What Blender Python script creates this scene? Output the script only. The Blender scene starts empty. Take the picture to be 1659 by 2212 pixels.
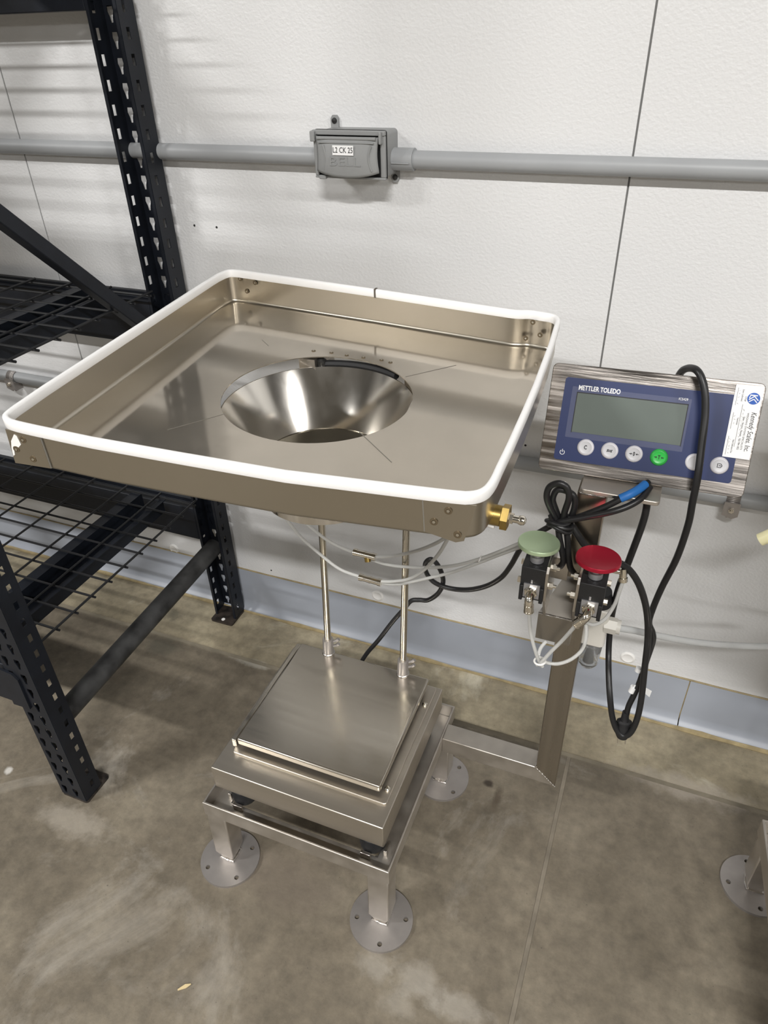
import bpy, math, random
from mathutils import Vector, Matrix
random.seed(7)
scene = bpy.context.scene
COL = scene.collection

# ------------------------------------------------------------------ camera
F_PX, CX, CY, CAM_H = 1534.0, 829.5, 1106.0, 1.3
yaw, pitch, roll = math.radians(22.82898), math.radians(34.45417), math.radians(1.82845)
_cy, _sy, _cp, _sp = math.cos(yaw), math.sin(yaw), math.cos(pitch), math.sin(pitch)
FWD = Vector((-_sy*_cp, _cy*_cp, -_sp)); _r = Vector((_cy, _sy, 0)); _d = FWD.cross(_r)
RIGHT = math.cos(roll)*_r + math.sin(roll)*_d
DOWN = -math.sin(roll)*_r + math.cos(roll)*_d
CAM = Vector((0, 0, CAM_H))
cam_data = bpy.data.cameras.new('camera'); cam = bpy.data.objects.new('camera', cam_data); COL.objects.link(cam)
cam_data.sensor_fit = 'VERTICAL'; cam_data.sensor_height = 36; cam_data.lens = F_PX/2212*36
cam_data.clip_start = 0.02; cam_data.clip_end = 60
m = Matrix((( RIGHT.x, -DOWN.x, -FWD.x, 0), (RIGHT.y, -DOWN.y, -FWD.y, 0), (RIGHT.z, -DOWN.z, -FWD.z, CAM_H), (0, 0, 0, 1)))
cam.matrix_world = m
scene.camera = cam

# ------------------------------------------------------------------ world, lamps, exposure
world = bpy.data.worlds.new('world'); scene.world = world; world.use_nodes = True
world.node_tree.nodes['Background'].inputs[0].default_value = (0.8, 0.85, 0.9, 1)
world.node_tree.nodes['Background'].inputs[1].default_value = 0.02
scene.view_settings.view_transform = 'Standard'; scene.view_settings.look = 'None'
scene.view_settings.gamma = 1; scene.view_settings.exposure = -0.02
scene.view_settings.use_curve_mapping = False
CEIL = 4.05
# high bay lamps hung below the ceiling in two rows: (x, y, size along x, size along y, watts, colour)
LC = (1.0, 0.985, 0.962)
LAMPS = [(-3.4, -2.2, 1.2, 0.14, 215, LC), (0.7, -2.2, 1.2, 0.14, 195, LC), (4.8, -2.2, 1.2, 0.14, 215, LC),
         (-3.5, -6.7, 0.9, 1.2, 120, LC), (2.3, -6.7, 0.5, 1.2, 75, LC), (5.3, -6.7, 0.8, 1.2, 140, LC)]
for lx, ly, sx, sy, w, c in LAMPS:
    ld = bpy.data.lights.new('bay_lamp', 'AREA'); ld.shape = 'RECTANGLE'; ld.size = sx; ld.size_y = sy
    ld.energy = w; ld.color = c
    lo = bpy.data.objects.new('bay_lamp', ld); COL.objects.link(lo); lo.location = (lx, ly, CEIL-0.45)

# ------------------------------------------------------------------ helpers
def at(px, py, x=None, y=None, z=None):
    """point of the photograph's ray on a given world plane"""
    d = RIGHT*((px-CX)/F_PX) + DOWN*((py-CY)/F_PX) + FWD
    if x is not None: t = (x-CAM.x)/d.x
    elif y is not None: t = (y-CAM.y)/d.y
    else: t = (z-CAM.z)/d.z
    return CAM + d*t
def on_plane(px, py, p0, n):
    d = RIGHT*((px-CX)/F_PX) + DOWN*((py-CY)/F_PX) + FWD
    return CAM + d*((p0-CAM).dot(n)/d.dot(n))

def mat(name, col, metal=0.0, rough=0.5, noise=0.0, nscale=20.0, stretch=None, bump=0.0, bscale=200.0, rvar=0.0,
        trans=0.0, ior=1.45, coat=0.0, aniso=0.0, alpha=1.0, spec=0.5):
    M = bpy.data.materials.new(name); M.use_nodes = True; nt = M.node_tree; N = nt.nodes; L = nt.links
    b = N['Principled BSDF']
    b.inputs['Base Color'].default_value = (*col, 1); b.inputs['Metallic'].default_value = metal
    b.inputs['Roughness'].default_value = rough; b.inputs['IOR'].default_value = ior
    b.inputs['Transmission Weight'].default_value = trans; b.inputs['Coat Weight'].default_value = coat
    b.inputs['Alpha'].default_value = alpha; b.inputs['Specular IOR Level'].default_value = spec
    if aniso: b.inputs['Anisotropic'].default_value = aniso
    if noise or bump or rvar:
        tc = N.new('ShaderNodeTexCoord'); mp = N.new('ShaderNodeMapping'); L.new(tc.outputs['Object'], mp.inputs[0])
        if stretch: mp.inputs['Scale'].default_value = stretch
        nz = N.new('ShaderNodeTexNoise'); nz.inputs['Scale'].default_value = nscale; nz.inputs['Detail'].default_value = 5
        L.new(mp.outputs[0], nz.inputs['Vector'])
        if noise:
            mr = N.new('ShaderNodeMapRange'); mr.inputs['From Min'].default_value = 0.3; mr.inputs['From Max'].default_value = 0.7
            mr.inputs['To Min'].default_value = 1-noise; mr.inputs['To Max'].default_value = 1+noise
            L.new(nz.outputs['Fac'], mr.inputs['Value'])
            mx = N.new('ShaderNodeVectorMath'); mx.operation = 'SCALE'; mx.inputs[0].default_value = col
            L.new(mr.outputs[0], mx.inputs['Scale']); L.new(mx.outputs[0], b.inputs['Base Color'])
        if rvar:
            m2 = N.new('ShaderNodeMapRange'); m2.inputs['From Min'].default_value = 0.3; m2.inputs['From Max'].default_value = 0.7
            m2.inputs['To Min'].default_value = max(0.02, rough-rvar); m2.inputs['To Max'].default_value = rough+rvar
            L.new(nz.outputs['Fac'], m2.inputs['Value']); L.new(m2.outputs[0], b.inputs['Roughness'])
        if bump:
            n2 = N.new('ShaderNodeTexNoise'); n2.inputs['Scale'].default_value = bscale; n2.inputs['Detail'].default_value = 3
            L.new(mp.outputs[0], n2.inputs['Vector'])
            bp = N.new('ShaderNodeBump'); bp.inputs['Strength'].default_value = bump; bp.inputs['Distance'].default_value = 0.002
            L.new(n2.outputs['Fac'], bp.inputs['Height']); L.new(bp.outputs[0], b.inputs['Normal'])
    return M

class MB:
    """collects shapes into one mesh"""
    def __init__(s): s.v = []; s.f = []; s.mi = []
    def add(s, vs, fs, mi=0):
        o = len(s.v); s.v += [tuple(v) for v in vs]; s.f += [tuple(i+o for i in f) for f in fs]; s.mi += [mi]*len(fs); return s
    def box(s, a, b, mi=0):
        x0, y0, z0 = a; x1, y1, z1 = b
        return s.add([(x0,y0,z0),(x1,y0,z0),(x1,y1,z0),(x0,y1,z0),(x0,y0,z1),(x1,y0,z1),(x1,y1,z1),(x0,y1,z1)],
              [(0,3,2,1),(4,5,6,7),(0,1,5,4),(1,2,6,5),(2,3,7,6),(3,0,4,7)], mi)
    def prism(s, poly, h0, h1, fn=lambda x, y, z: (x, y, z), mi=0):
        n = len(poly)
        vs = [fn(x, y, h0) for x, y in poly]+[fn(x, y, h1) for x, y in poly]
        fs = [tuple(range(n-1, -1, -1)), tuple(range(n, 2*n))]+[(i, (i+1) % n, n+(i+1) % n, n+i) for i in range(n)]
        return s.add(vs, fs, mi)
    def cyl(s, a, b, r0, r1=None, n=20, caps=True, mi=0):
        a, b = Vector(a), Vector(b); r1 = r0 if r1 is None else r1
        d = (b-a).normalized(); u = d.orthogonal().normalized(); w = d.cross(u)
        vs = []
        for p, r in ((a, r0), (b, r1)):
            vs += [p+u*(r*math.cos(2*math.pi*i/n))+w*(r*math.sin(2*math.pi*i/n)) for i in range(n)]
        fs = [(i, (i+1) % n, n+(i+1) % n, n+i) for i in range(n)]
        if caps: fs += [tuple(range(n-1, -1, -1)), tuple(range(n, 2*n))]
        return s.add(vs, fs, mi)
    def lathe(s, prof, a=(0, 0, 0), axis=(0, 0, 1), n=32, closed=False, mi=0, cap=True):
        a = Vector(a); d = Vector(axis).normalized(); u = d.orthogonal().normalized(); w = d.cross(u)
        vs = []; k = len(prof)
        for i in range(n):
            t = 2*math.pi*i/n
            for r, h in prof: vs.append(a+d*h+(u*math.cos(t)+w*math.sin(t))*r)
        fs = []
        for i in range(n):
            j = (i+1) % n
            for q in range(k if closed else k-1):
                p = (q+1) % k; fs.append((i*k+q, j*k+q, j*k+p, i*k+p))
        if not closed and cap:
            if prof[0][0] > 1e-6: fs.append(tuple(i*k for i in range(n-1, -1, -1)))
            if prof[-1][0] > 1e-6: fs.append(tuple(i*k+k-1 for i in range(n)))
        return s.add(vs, fs, mi)
    def tube(s, pts, r, n=10, closed=False, caps=True, mi=0, rad=None):
        pts = [Vector(p) for p in pts]; k = len(pts); vs = []
        up = None
        for i, p in enumerate(pts):
            t = (pts[(i+1) % k]-pts[i-1]) if closed else (pts[min(i+1, k-1)]-pts[max(i-1, 0)])
            t.normalize()
            if up is None: up = t.orthogonal().normalized()
            up = (up-t*up.dot(t)).normalized(); w = t.cross(up); rr = rad[i] if rad else r
            vs += [p+up*(rr*math.cos(2*math.pi*j/n))+w*(rr*math.sin(2*math.pi*j/n)) for j in range(n)]
        fs = []
        for i in range(k if closed else k-1):
            q = (i+1) % k
            fs += [(i*n+j, i*n+(j+1) % n, q*n+(j+1) % n, q*n+j) for j in range(n)]
        if caps and not closed: fs += [tuple(range(n-1, -1, -1)), tuple((k-1)*n+j for j in range(n))]
        return s.add(vs, fs, mi)
    def quad(s, a, b, c, d, mi=0): return s.add([a, b, c, d], [(0, 1, 2, 3)], mi)
    def build(s, name, mats, parent=None, bevel=0, smooth=35, solid=0, seg=2, fix=True):
        me = bpy.data.meshes.new(name); me.from_pydata(s.v, [], s.f)
        for mm in (mats if isinstance(mats, (list, tuple)) else [mats]): me.materials.append(mm)
        me.polygons.foreach_set('material_index', s.mi); me.update()
        if fix:
            import bmesh
            bm = bmesh.new(); bm.from_mesh(me); bmesh.ops.recalc_face_normals(bm, faces=bm.faces); bm.to_mesh(me); bm.free()
        if smooth:
            me.shade_smooth(); me.set_sharp_from_angle(angle=math.radians(smooth))
        o = bpy.data.objects.new(name, me); COL.objects.link(o)
        if parent is not None: put(o, parent)
        if solid:
            md = o.modifiers.new('solid', 'SOLIDIFY'); md.thickness = solid; md.offset = 0
        if bevel:
            md = o.modifiers.new('bevel', 'BEVEL'); md.width = bevel; md.segments = seg; md.limit_method = 'ANGLE'; md.angle_limit = math.radians(40)
            md.harden_normals = False
        return o

def put(o, parent):
    o.parent = parent
    o.matrix_parent_inverse = world_of(parent).inverted()
def world_of(o):
    w = o.matrix_basis.copy()
    if o.parent: w = world_of(o.parent) @ o.matrix_parent_inverse @ w
    return w
def tag(o, label=None, cat=None, group=None, kind=None):
    if label: o['label'] = label
    if cat: o['category'] = cat
    if group: o['group'] = group
    if kind: o['kind'] = kind
    return o
def thing(name, loc, label, cat, group=None):
    o = bpy.data.objects.new(name, None); COL.objects.link(o); o.location = loc; o.empty_display_size = 0.05
    return tag(o, label, cat, group)
def struct(o): o['kind'] = 'structure'; return o
def smooth_path(pts, k=6):
    pts = [Vector(p) for p in pts]; out = []
    for i in range(len(pts)-1):
        p0 = pts[max(i-1, 0)]; p1 = pts[i]; p2 = pts[i+1]; p3 = pts[min(i+2, len(pts)-1)]
        for j in range(k):
            t = j/k
            out.append(0.5*((2*p1)+(p2-p0)*t+(2*p0-5*p1+4*p2-p3)*t*t+(3*p1-p0-3*p2+p3)*t**3))
    out.append(pts[-1]); return out
def pix_path(lst, k=6): return smooth_path([at(px, py, y=y) for px, py, y in lst], k)
def rrect(w, h, r, n=5, cx=0, cy=0):
    out = []
    for sx, sy, a0 in ((1, 1, 0), (-1, 1, 90), (-1, -1, 180), (1, -1, 270)):
        for i in range(n+1):
            a = math.radians(a0+90*i/n)
            out.append((cx+sx*(w/2-r)+r*math.cos(a), cy+sy*(h/2-r)+r*math.sin(a)))
    return out
def text_mesh(name, body, size, M, parent, frame, u, v, w=0.0, depth=0.0003, align='CENTER', sx=1.0, rot=0.0, shear=0.0, bold=0.0, spacing=1.0):
    """flat lettering laid on the local plane of `frame` (local x right, z up, -y outwards)"""
    cu = bpy.data.curves.new(name, 'FONT'); cu.body = body; cu.size = size; cu.align_x = align; cu.align_y = 'CENTER'
    cu.extrude = depth; cu.shear = shear; cu.offset = bold; cu.space_character = spacing; cu.resolution_u = 3
    tmp = bpy.data.objects.new('tmp', cu); COL.objects.link(tmp)
    dg = bpy.context.evaluated_depsgraph_get(); dg.update()
    me = bpy.data.meshes.new_from_object(tmp.evaluated_get(dg)); bpy.data.objects.remove(tmp)
    me.materials.clear(); me.materials.append(M); me.name = name
    L = frame @ Matrix.Translation((u, -w, v)) @ Matrix.Rotation(math.radians(90), 4, 'X') @ Matrix.Rotation(rot, 4, 'Z') @ Matrix.Diagonal((sx, 1, 1, 1))
    me.transform(L)
    o = bpy.data.objects.new(name, me); COL.objects.link(o); put(o, parent); return o

# ------------------------------------------------------------------ materials
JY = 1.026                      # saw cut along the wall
def concrete():
    M = bpy.data.materials.new('concrete'); M.use_nodes = True; nt = M.node_tree; N = nt.nodes; L = nt.links; b = N['Principled BSDF']
    tc = N.new('ShaderNodeTexCoord')
    def noise(sc, det=6, ro=0.6, dist=0.0):
        n = N.new('ShaderNodeTexNoise'); n.inputs['Scale'].default_value = sc; n.inputs['Detail'].default_value = det
        n.inputs['Roughness'].default_value = ro; n.inputs['Distortion'].default_value = dist
        L.new(tc.outputs['Object'], n.inputs['Vector']); return n.outputs['Fac']
    def ramp(src, stops):
        r = N.new('ShaderNodeValToRGB'); e = r.color_ramp.elements
        while len(e) < len(stops): e.new(0.5)
        for q, (p, c) in zip(e, stops): q.position = p; q.color = (*c, 1)
        L.new(src, r.inputs[0]); return r.outputs[0]
    def mix(f, a, b_, mode='MIX'):
        x = N.new('ShaderNodeMix'); x.data_type = 'RGBA'; x.blend_type = mode
        for s_, v in ((x.inputs[0], f), (x.inputs[6], a), (x.inputs[7], b_)):
            if isinstance(v, (int, float)): s_.default_value = v
            elif isinstance(v, tuple): s_.default_value = (*v, 1)
            else: L.new(v, s_)
        return x.outputs[2]
    c = ramp(noise(5.5, 8, 0.62, 0.4), [(0.3, (0.118, 0.100, 0.074)), (0.5, (0.164, 0.140, 0.106)), (0.72, (0.232, 0.202, 0.154))])
    c2 = ramp(noise(38, 6, 0.7), [(0.3, (0.74, 0.74, 0.73)), (0.7, (1.20, 1.19, 1.16))])
    c = mix(1.0, c, c2, 'MULTIPLY')
    pale = ramp(noise(2.6, 9, 0.68, 0.8), [(0.56, (0, 0, 0)), (0.70, (1, 1, 1))])
    c = mix(pale, c, mix(0.55, c, (0.42, 0.39, 0.34)))
    spk = ramp(noise(210, 2, 0.5), [(0.70, (0, 0, 0)), (0.76, (1, 1, 1))])
    c = mix(spk, c, mix(0.6, c, (0.06, 0.05, 0.04)))
    # separate stains that belong to the slab itself: (x, y, radius, colour, strength)
    def blob(x, y, rx, ry, col, k, c, wob=0.85):
        mp = N.new('ShaderNodeMapping'); mp.inputs['Location'].default_value = (-x/rx, -y/ry, 0); mp.inputs['Scale'].default_value = (1/rx, 1/ry, 0)
        L.new(tc.outputs['Object'], mp.inputs[0])
        ln = N.new('ShaderNodeVectorMath'); ln.operation = 'LENGTH'; L.new(mp.outputs[0], ln.inputs[0])
        ad = N.new('ShaderNodeMath'); ad.operation = 'MULTIPLY_ADD'; L.new(noise(26, 5, 0.7), ad.inputs[0]); ad.inputs[1].default_value = wob*2.4
        L.new(ln.outputs['Value'], ad.inputs[2])
        mr = N.new('ShaderNodeMapRange'); mr.inputs['From Min'].default_value = 1.45*wob+1.0; mr.inputs['From Max'].default_value = 1.45*wob+0.25
        mr.inputs['To Min'].default_value = 0; mr.inputs['To Max'].default_value = k; L.new(ad.outputs[0], mr.inputs['Value'])
        return mix(mr.outputs[0], c, col)
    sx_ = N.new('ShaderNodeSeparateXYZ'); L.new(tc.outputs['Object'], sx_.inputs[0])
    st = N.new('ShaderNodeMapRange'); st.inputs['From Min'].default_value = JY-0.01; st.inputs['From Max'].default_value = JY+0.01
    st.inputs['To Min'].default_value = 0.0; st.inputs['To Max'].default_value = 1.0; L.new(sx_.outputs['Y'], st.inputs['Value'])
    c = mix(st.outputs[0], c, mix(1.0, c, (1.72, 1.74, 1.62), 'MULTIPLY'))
    for x, y, rx, ry, col, k in STAINS: c = blob(x, y, rx, ry, col, k, c)
    L.new(c, b.inputs['Base Color'])
    rr = N.new('ShaderNodeMapRange'); rr.inputs['To Min'].default_value = 0.42; rr.inputs['To Max'].default_value = 0.68
    L.new(noise(9, 5), rr.inputs['Value']); L.new(rr.outputs[0], b.inputs['Roughness'])
    bp = N.new('ShaderNodeBump'); bp.inputs['Strength'].default_value = 0.25; bp.inputs['Distance'].default_value = 0.002
    L.new(noise(120, 4), bp.inputs['Height']); L.new(bp.outputs[0], b.inputs['Normal'])
    return M
_p = lambda px, py: at(px, py, z=0)
STAINS = []
for px, py, rx, ry, col, k in [(1055, 1692, .010, .008, (0.03, 0.022, 0.015), 0.9), (1075, 1722, .010, .022, (0.07, 0.052, 0.035), 0.7),
        (905, 2120, .05, .030, (0.40, 0.37, 0.32), 0.45), (810, 2090, .035, .022, (0.40, 0.37, 0.32), 0.4), (985, 2175, .055, .022, (0.40, 0.37, 0.32), 0.45), (860, 2170, .03, .02, (0.36, 0.33, 0.28), 0.4),
        (160, 1775, .09, .03, (0.40, 0.36, 0.30), 0.5), (18, 1665, .009, .009, (0.62, 0.60, 0.56), 0.8), (545, 1432, .06, .012, (0.42, 0.40, 0.34), 0.6),
        (370, 1330, .03, .025, (0.06, 0.06, 0.045), 0.6), (350, 1395, .05, .03, (0.09, 0.085, 0.065), 0.6), (1480, 1700, .14, .03, (0.38, 0.34, 0.29), 0.5),
        (1070, 1735, .01, .02, (0.08, 0.06, 0.04), 0.5), (620, 1900, .12, .06, (0.17, 0.14, 0.11), 0.5)]:
    q = _p(px, py); STAINS.append((q.x, q.y, rx, ry, col, k))
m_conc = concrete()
m_joint2 = mat('joint_sealant_worn', (0.185, 0.160, 0.123), rough=0.7, noise=0.2, nscale=30)
m_joint = mat('joint_sealant', (0.20, 0.175, 0.13), rough=0.7, noise=0.15, nscale=30)

def wall_mat():
    M = mat('pebbled_plastic_panel', (0.76, 0.755, 0.745), rough=0.42)
    nt = M.node_tree; N = nt.nodes; L = nt.links; b = N['Principled BSDF']
    tc = N.new('ShaderNodeTexCoord'); mp = N.new('ShaderNodeMapping'); L.new(tc.outputs['Object'], mp.inputs[0])
    mp.inputs['Rotation'].default_value = (0, math.radians(35), 0); mp.inputs['Scale'].default_value = (1.0, 1, 1.35)
    n1 = N.new('ShaderNodeTexNoise'); n1.inputs['Scale'].default_value = 165; n1.inputs['Detail'].default_value = 1.5; n1.inputs['Roughness'].default_value = 0.55
    L.new(mp.outputs[0], n1.inputs['Vector'])
    bp = N.new('ShaderNodeBump'); bp.inputs['Strength'].default_value = 0.42; bp.inputs['Distance'].default_value = 0.0020
    L.new(n1.outputs['Fac'], bp.inputs['Height']); L.new(bp.outputs[0], b.inputs['Normal'])
    n2 = N.new('ShaderNodeTexNoise'); n2.inputs['Scale'].default_value = 2.2; n2.inputs['Detail'].default_value = 4; L.new(tc.outputs['Object'], n2.inputs['Vector'])
    mr = N.new('ShaderNodeMapRange'); mr.inputs['To Min'].default_value = 0.96; mr.inputs['To Max'].default_value = 1.03; L.new(n2.outputs['Fac'], mr.inputs['Value'])
    vm = N.new('ShaderNodeVectorMath'); vm.operation = 'SCALE'; vm.inputs[0].default_value = (0.71, 0.712, 0.715); L.new(mr.outputs[0], vm.inputs['Scale'])
    L.new(vm.outputs[0], b.inputs['Base Color'])
    return M
m_panel = wall_mat()
m_backing = mat('wall_backing', (0.22, 0.22, 0.215), rough=0.9)
m_white = mat('grey_paint', (0.20, 0.195, 0.185), rough=0.6)
m_ceil = mat('ceiling_paint', (0.25, 0.25, 0.245), rough=0.8)
m_cove = mat('cove_vinyl', (0.29, 0.31, 0.35), rough=0.38, noise=0.05, nscale=6)
m_caulk = mat('tan_caulk', (0.30, 0.24, 0.13), rough=0.6, noise=0.25, nscale=40)
m_cap = mat('white_nylon', (0.82, 0.81, 0.79), rough=0.4)
m_hole = mat('dark_hole', (0.02, 0.02, 0.02), rough=0.9)
m_pvc = mat('grey_pvc', (0.33, 0.34, 0.35), rough=0.42, noise=0.05, nscale=10)
m_boxgrey = mat('grey_cast_paint', (0.27, 0.275, 0.275), rough=0.45, bump=0.08, bscale=400)
m_gasket = mat('black_rubber', (0.012, 0.012, 0.013), rough=0.65)
m_screw = mat('dark_screw', (0.06, 0.06, 0.06), metal=0.8, rough=0.4)
m_blk = mat('black_powder_coat', (0.0075, 0.0095, 0.0145), spec=0.4, rough=0.45, noise=0.2, nscale=30, bump=0.05, bscale=500)
m_blkworn = mat('worn_black_paint', (0.03, 0.03, 0.03), rough=0.5, noise=0.75, nscale=22, bump=0.05, bscale=300)
m_rust = mat('rusty_steel', (0.10, 0.045, 0.022), rough=0.75, noise=0.6, nscale=45)
m_blkrust = mat('black_paint_rusting', (0.028, 0.022, 0.018), rough=0.6, noise=0.7, nscale=60)
m_wire = mat('black_wire_coat', (0.010, 0.0105, 0.012), rough=0.42)
m_ss = mat('brushed_stainless', (0.54, 0.505, 0.46), metal=1, rough=0.30, noise=0.06, nscale=14, rvar=0.05)
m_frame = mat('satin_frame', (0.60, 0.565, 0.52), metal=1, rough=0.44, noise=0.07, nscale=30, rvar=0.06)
m_ssc = mat('satin_scale_cover', (0.60, 0.555, 0.49), metal=1, rough=0.38, noise=0.04, nscale=60, stretch=(0.03, 1, 1))
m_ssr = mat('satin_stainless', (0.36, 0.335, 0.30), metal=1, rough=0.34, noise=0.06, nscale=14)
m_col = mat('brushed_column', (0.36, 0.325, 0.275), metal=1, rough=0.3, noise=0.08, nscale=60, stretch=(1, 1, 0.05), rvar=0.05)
m_plate = mat('satin_plate', (0.58, 0.54, 0.49), metal=0.9, rough=0.5, noise=0.06, nscale=14)
m_ssb = mat('brushed_stainless_scale', (0.57, 0.53, 0.465), metal=1, rough=0.23, noise=0.05, nscale=60, stretch=(0.03, 1, 1), rvar=0.06)
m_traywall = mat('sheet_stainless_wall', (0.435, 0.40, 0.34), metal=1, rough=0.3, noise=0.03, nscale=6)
def two_lobe(name, col, r1, r2, f):
    M = mat(name, col, metal=1, rough=r1, noise=0.07, nscale=9, rvar=0.05); nt = M.node_tree; N = nt.nodes; L = nt.links
    b1 = N['Principled BSDF']; b2 = N.new('ShaderNodeBsdfPrincipled'); b2.inputs['Metallic'].default_value = 1; b2.inputs['Roughness'].default_value = r2
    L.new(b1.inputs['Base Color'].links[0].from_socket, b2.inputs['Base Color'])
    mx = N.new('ShaderNodeMixShader'); mx.inputs[0].default_value = f
    L.new(b1.outputs[0], mx.inputs[1]); L.new(b2.outputs[0], mx.inputs[2]); L.new(mx.outputs[0], N['Material Output'].inputs['Surface']); return M
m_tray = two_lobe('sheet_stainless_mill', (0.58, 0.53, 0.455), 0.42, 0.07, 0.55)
m_cone = mat('polished_stainless', (0.74, 0.71, 0.66), metal=1, rough=0.13, noise=0.05, nscale=16, stretch=(1, 1, 0.2), rvar=0.05)
def aniso(M, a, axis):
    nt = M.node_tree; b = nt.nodes['Principled BSDF']; b.inputs['Anisotropic'].default_value = a
    tn = nt.nodes.new('ShaderNodeTangent'); tn.direction_type = 'RADIAL'; tn.axis = axis; nt.links.new(tn.outputs[0], b.inputs['Tangent'])
aniso(m_cone, 0.75, 'Z')
m_foot = mat('blasted_stainless', (0.40, 0.375, 0.36), metal=0.75, rough=0.45, noise=0.06, nscale=40)
m_weld = mat('weld_bead', (0.66, 0.63, 0.60), metal=1, rough=0.25, noise=0.2, nscale=90, bump=0.5, bscale=260)
m_flap = mat('flap_steel', (0.30, 0.275, 0.22), metal=1, rough=0.25, noise=0.15, nscale=25)
m_rod = mat('rod_steel', (0.60, 0.56, 0.48), metal=1, rough=0.2)
m_trim = mat('white_edge_trim', (0.86, 0.855, 0.85), rough=0.55, bump=0.10, bscale=900)
m_trimgap = mat('trim_gap', (0.10, 0.085, 0.07), rough=0.7)
m_rivet = mat('rivet_ring', (0.16, 0.125, 0.08), metal=0.6, rough=0.4)
m_rivetc = mat('rivet_core', (0.65, 0.62, 0.55), metal=1, rough=0.3)
m_scribe = mat('scribe_line', (0.16, 0.15, 0.13), rough=0.6)
m_brass = mat('brass', (0.40, 0.285, 0.095), metal=1, rough=0.34, noise=0.15, nscale=60)
m_nickel = mat('nickel', (0.72, 0.68, 0.60), metal=1, rough=0.14)
m_blue = mat('blue_membrane', (0.016, 0.028, 0.100), rough=0.42)
m_lcd = mat('lcd_glass', (0.115, 0.138, 0.124), rough=0.3, noise=0.04, nscale=20)
m_film = mat('clear_film', (0.35, 0.37, 0.5), rough=0.25, alpha=0.10)
m_key = mat('grey_key', (0.62, 0.61, 0.64), rough=0.4)
m_keytop = mat('grey_key_face', (0.57, 0.57, 0.59), rough=0.4)
m_gkey = mat('green_key', (0.03, 0.36, 0.06), rough=0.35)
m_gkeytop = mat('green_key_face', (0.03, 0.48, 0.07), rough=0.35)
m_ink = mat('black_ink', (0.02, 0.02, 0.022), rough=0.6)
m_inkw = mat('white_ink', (0.85, 0.85, 0.85), rough=0.5)
m_paper = mat('white_label', (0.85, 0.85, 0.85), rough=0.45)
m_logo = mat('logo_blue', (0.003, 0.085, 0.43), rough=0.4)
m_pencil = mat('pencil_grey', (0.45, 0.45, 0.45), rough=0.6)
m_bezel = mat('brushed_bezel', (0.34, 0.312, 0.29), metal=1, rough=0.26, noise=0.35, nscale=130, stretch=(0.06, 1, 1.3), rvar=0.1, bump=0.14, bscale=260)
m_green = mat('green_anodised', (0.52, 0.66, 0.43), metal=0.65, rough=0.36)
m_red = mat('red_anodised', (0.45, 0.015, 0.04), metal=0.55, rough=0.33)
m_valve = mat('black_valve_body', (0.016, 0.016, 0.017), rough=0.5, bump=0.15, bscale=700)
m_port = mat('grey_port_plate', (0.45, 0.45, 0.47), metal=0.7, rough=0.4)
m_cable = mat('black_cable', (0.014, 0.014, 0.015), rough=0.38)
m_tape = mat('blue_tape', (0.02, 0.15, 0.46), rough=0.5)
m_tubing = mat('frosted_tubing', (0.66, 0.66, 0.64), rough=0.35, trans=0.35, ior=1.2)
m_hose = mat('clear_hose', (0.72, 0.73, 0.73), rough=0.22, trans=0.55, ior=1.15)
m_bowl = mat('clear_bowl', (0.85, 0.86, 0.86), rough=0.06, trans=0.9, ior=1.3)
m_offwh = mat('off_white_plastic', (0.62, 0.60, 0.55), rough=0.45)
m_yellow = mat('yellow_tube', (0.72, 0.68, 0.42), rough=0.3)
m_straw = mat('pale_wood', (0.62, 0.50, 0.28), rough=0.7)
m_lamp = bpy.data.materials.new('lamp_housing'); m_lamp.use_nodes = True
m_lamp.node_tree.nodes['Principled BSDF'].inputs['Base Color'].default_value = (0.8, 0.8, 0.8, 1)

# ------------------------------------------------------------------ room
WY = 1.200                      # face of the wall panels
JY = 1.026                      # saw cut along the wall
X0, X1, Y0 = -6.0, 6.0, -9.0
fl = MB()
JX = -0.019                     # second cut, square to the wall
JW, JV = 0.0055, 0.0042
for a, b in ((Y0, JY-JW), (JY+JW, WY+0.3)):
    for c, d in (((X0, JX-JV), (JX+JV, X1)) if a < 0 else ((X0, X1),)): fl.box((c, a, -0.12), (d, b, 0))
fl.box((X0, JY-JW, -0.12), (X1, JY+JW, -0.012)).box((JX-JV, Y0, -0.12), (JX+JV, JY-JW, -0.012))
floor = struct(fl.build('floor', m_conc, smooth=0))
jb = MB().box((X0, JY-JW+0.0002, -0.012), (X1, JY+JW-0.0002, -0.0010)).build('trim_1', m_joint, smooth=0); struct(jb); jb['label'] = 'sealed saw cut running along the wall'
jb = MB().box((JX-JV+0.0002, Y0, -0.012), (JX+JV-0.0002, JY-JW, -0.0008)).build('trim_2', m_joint2, smooth=0); struct(jb); jb['label'] = 'sealed saw cut running towards the wall'

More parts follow.
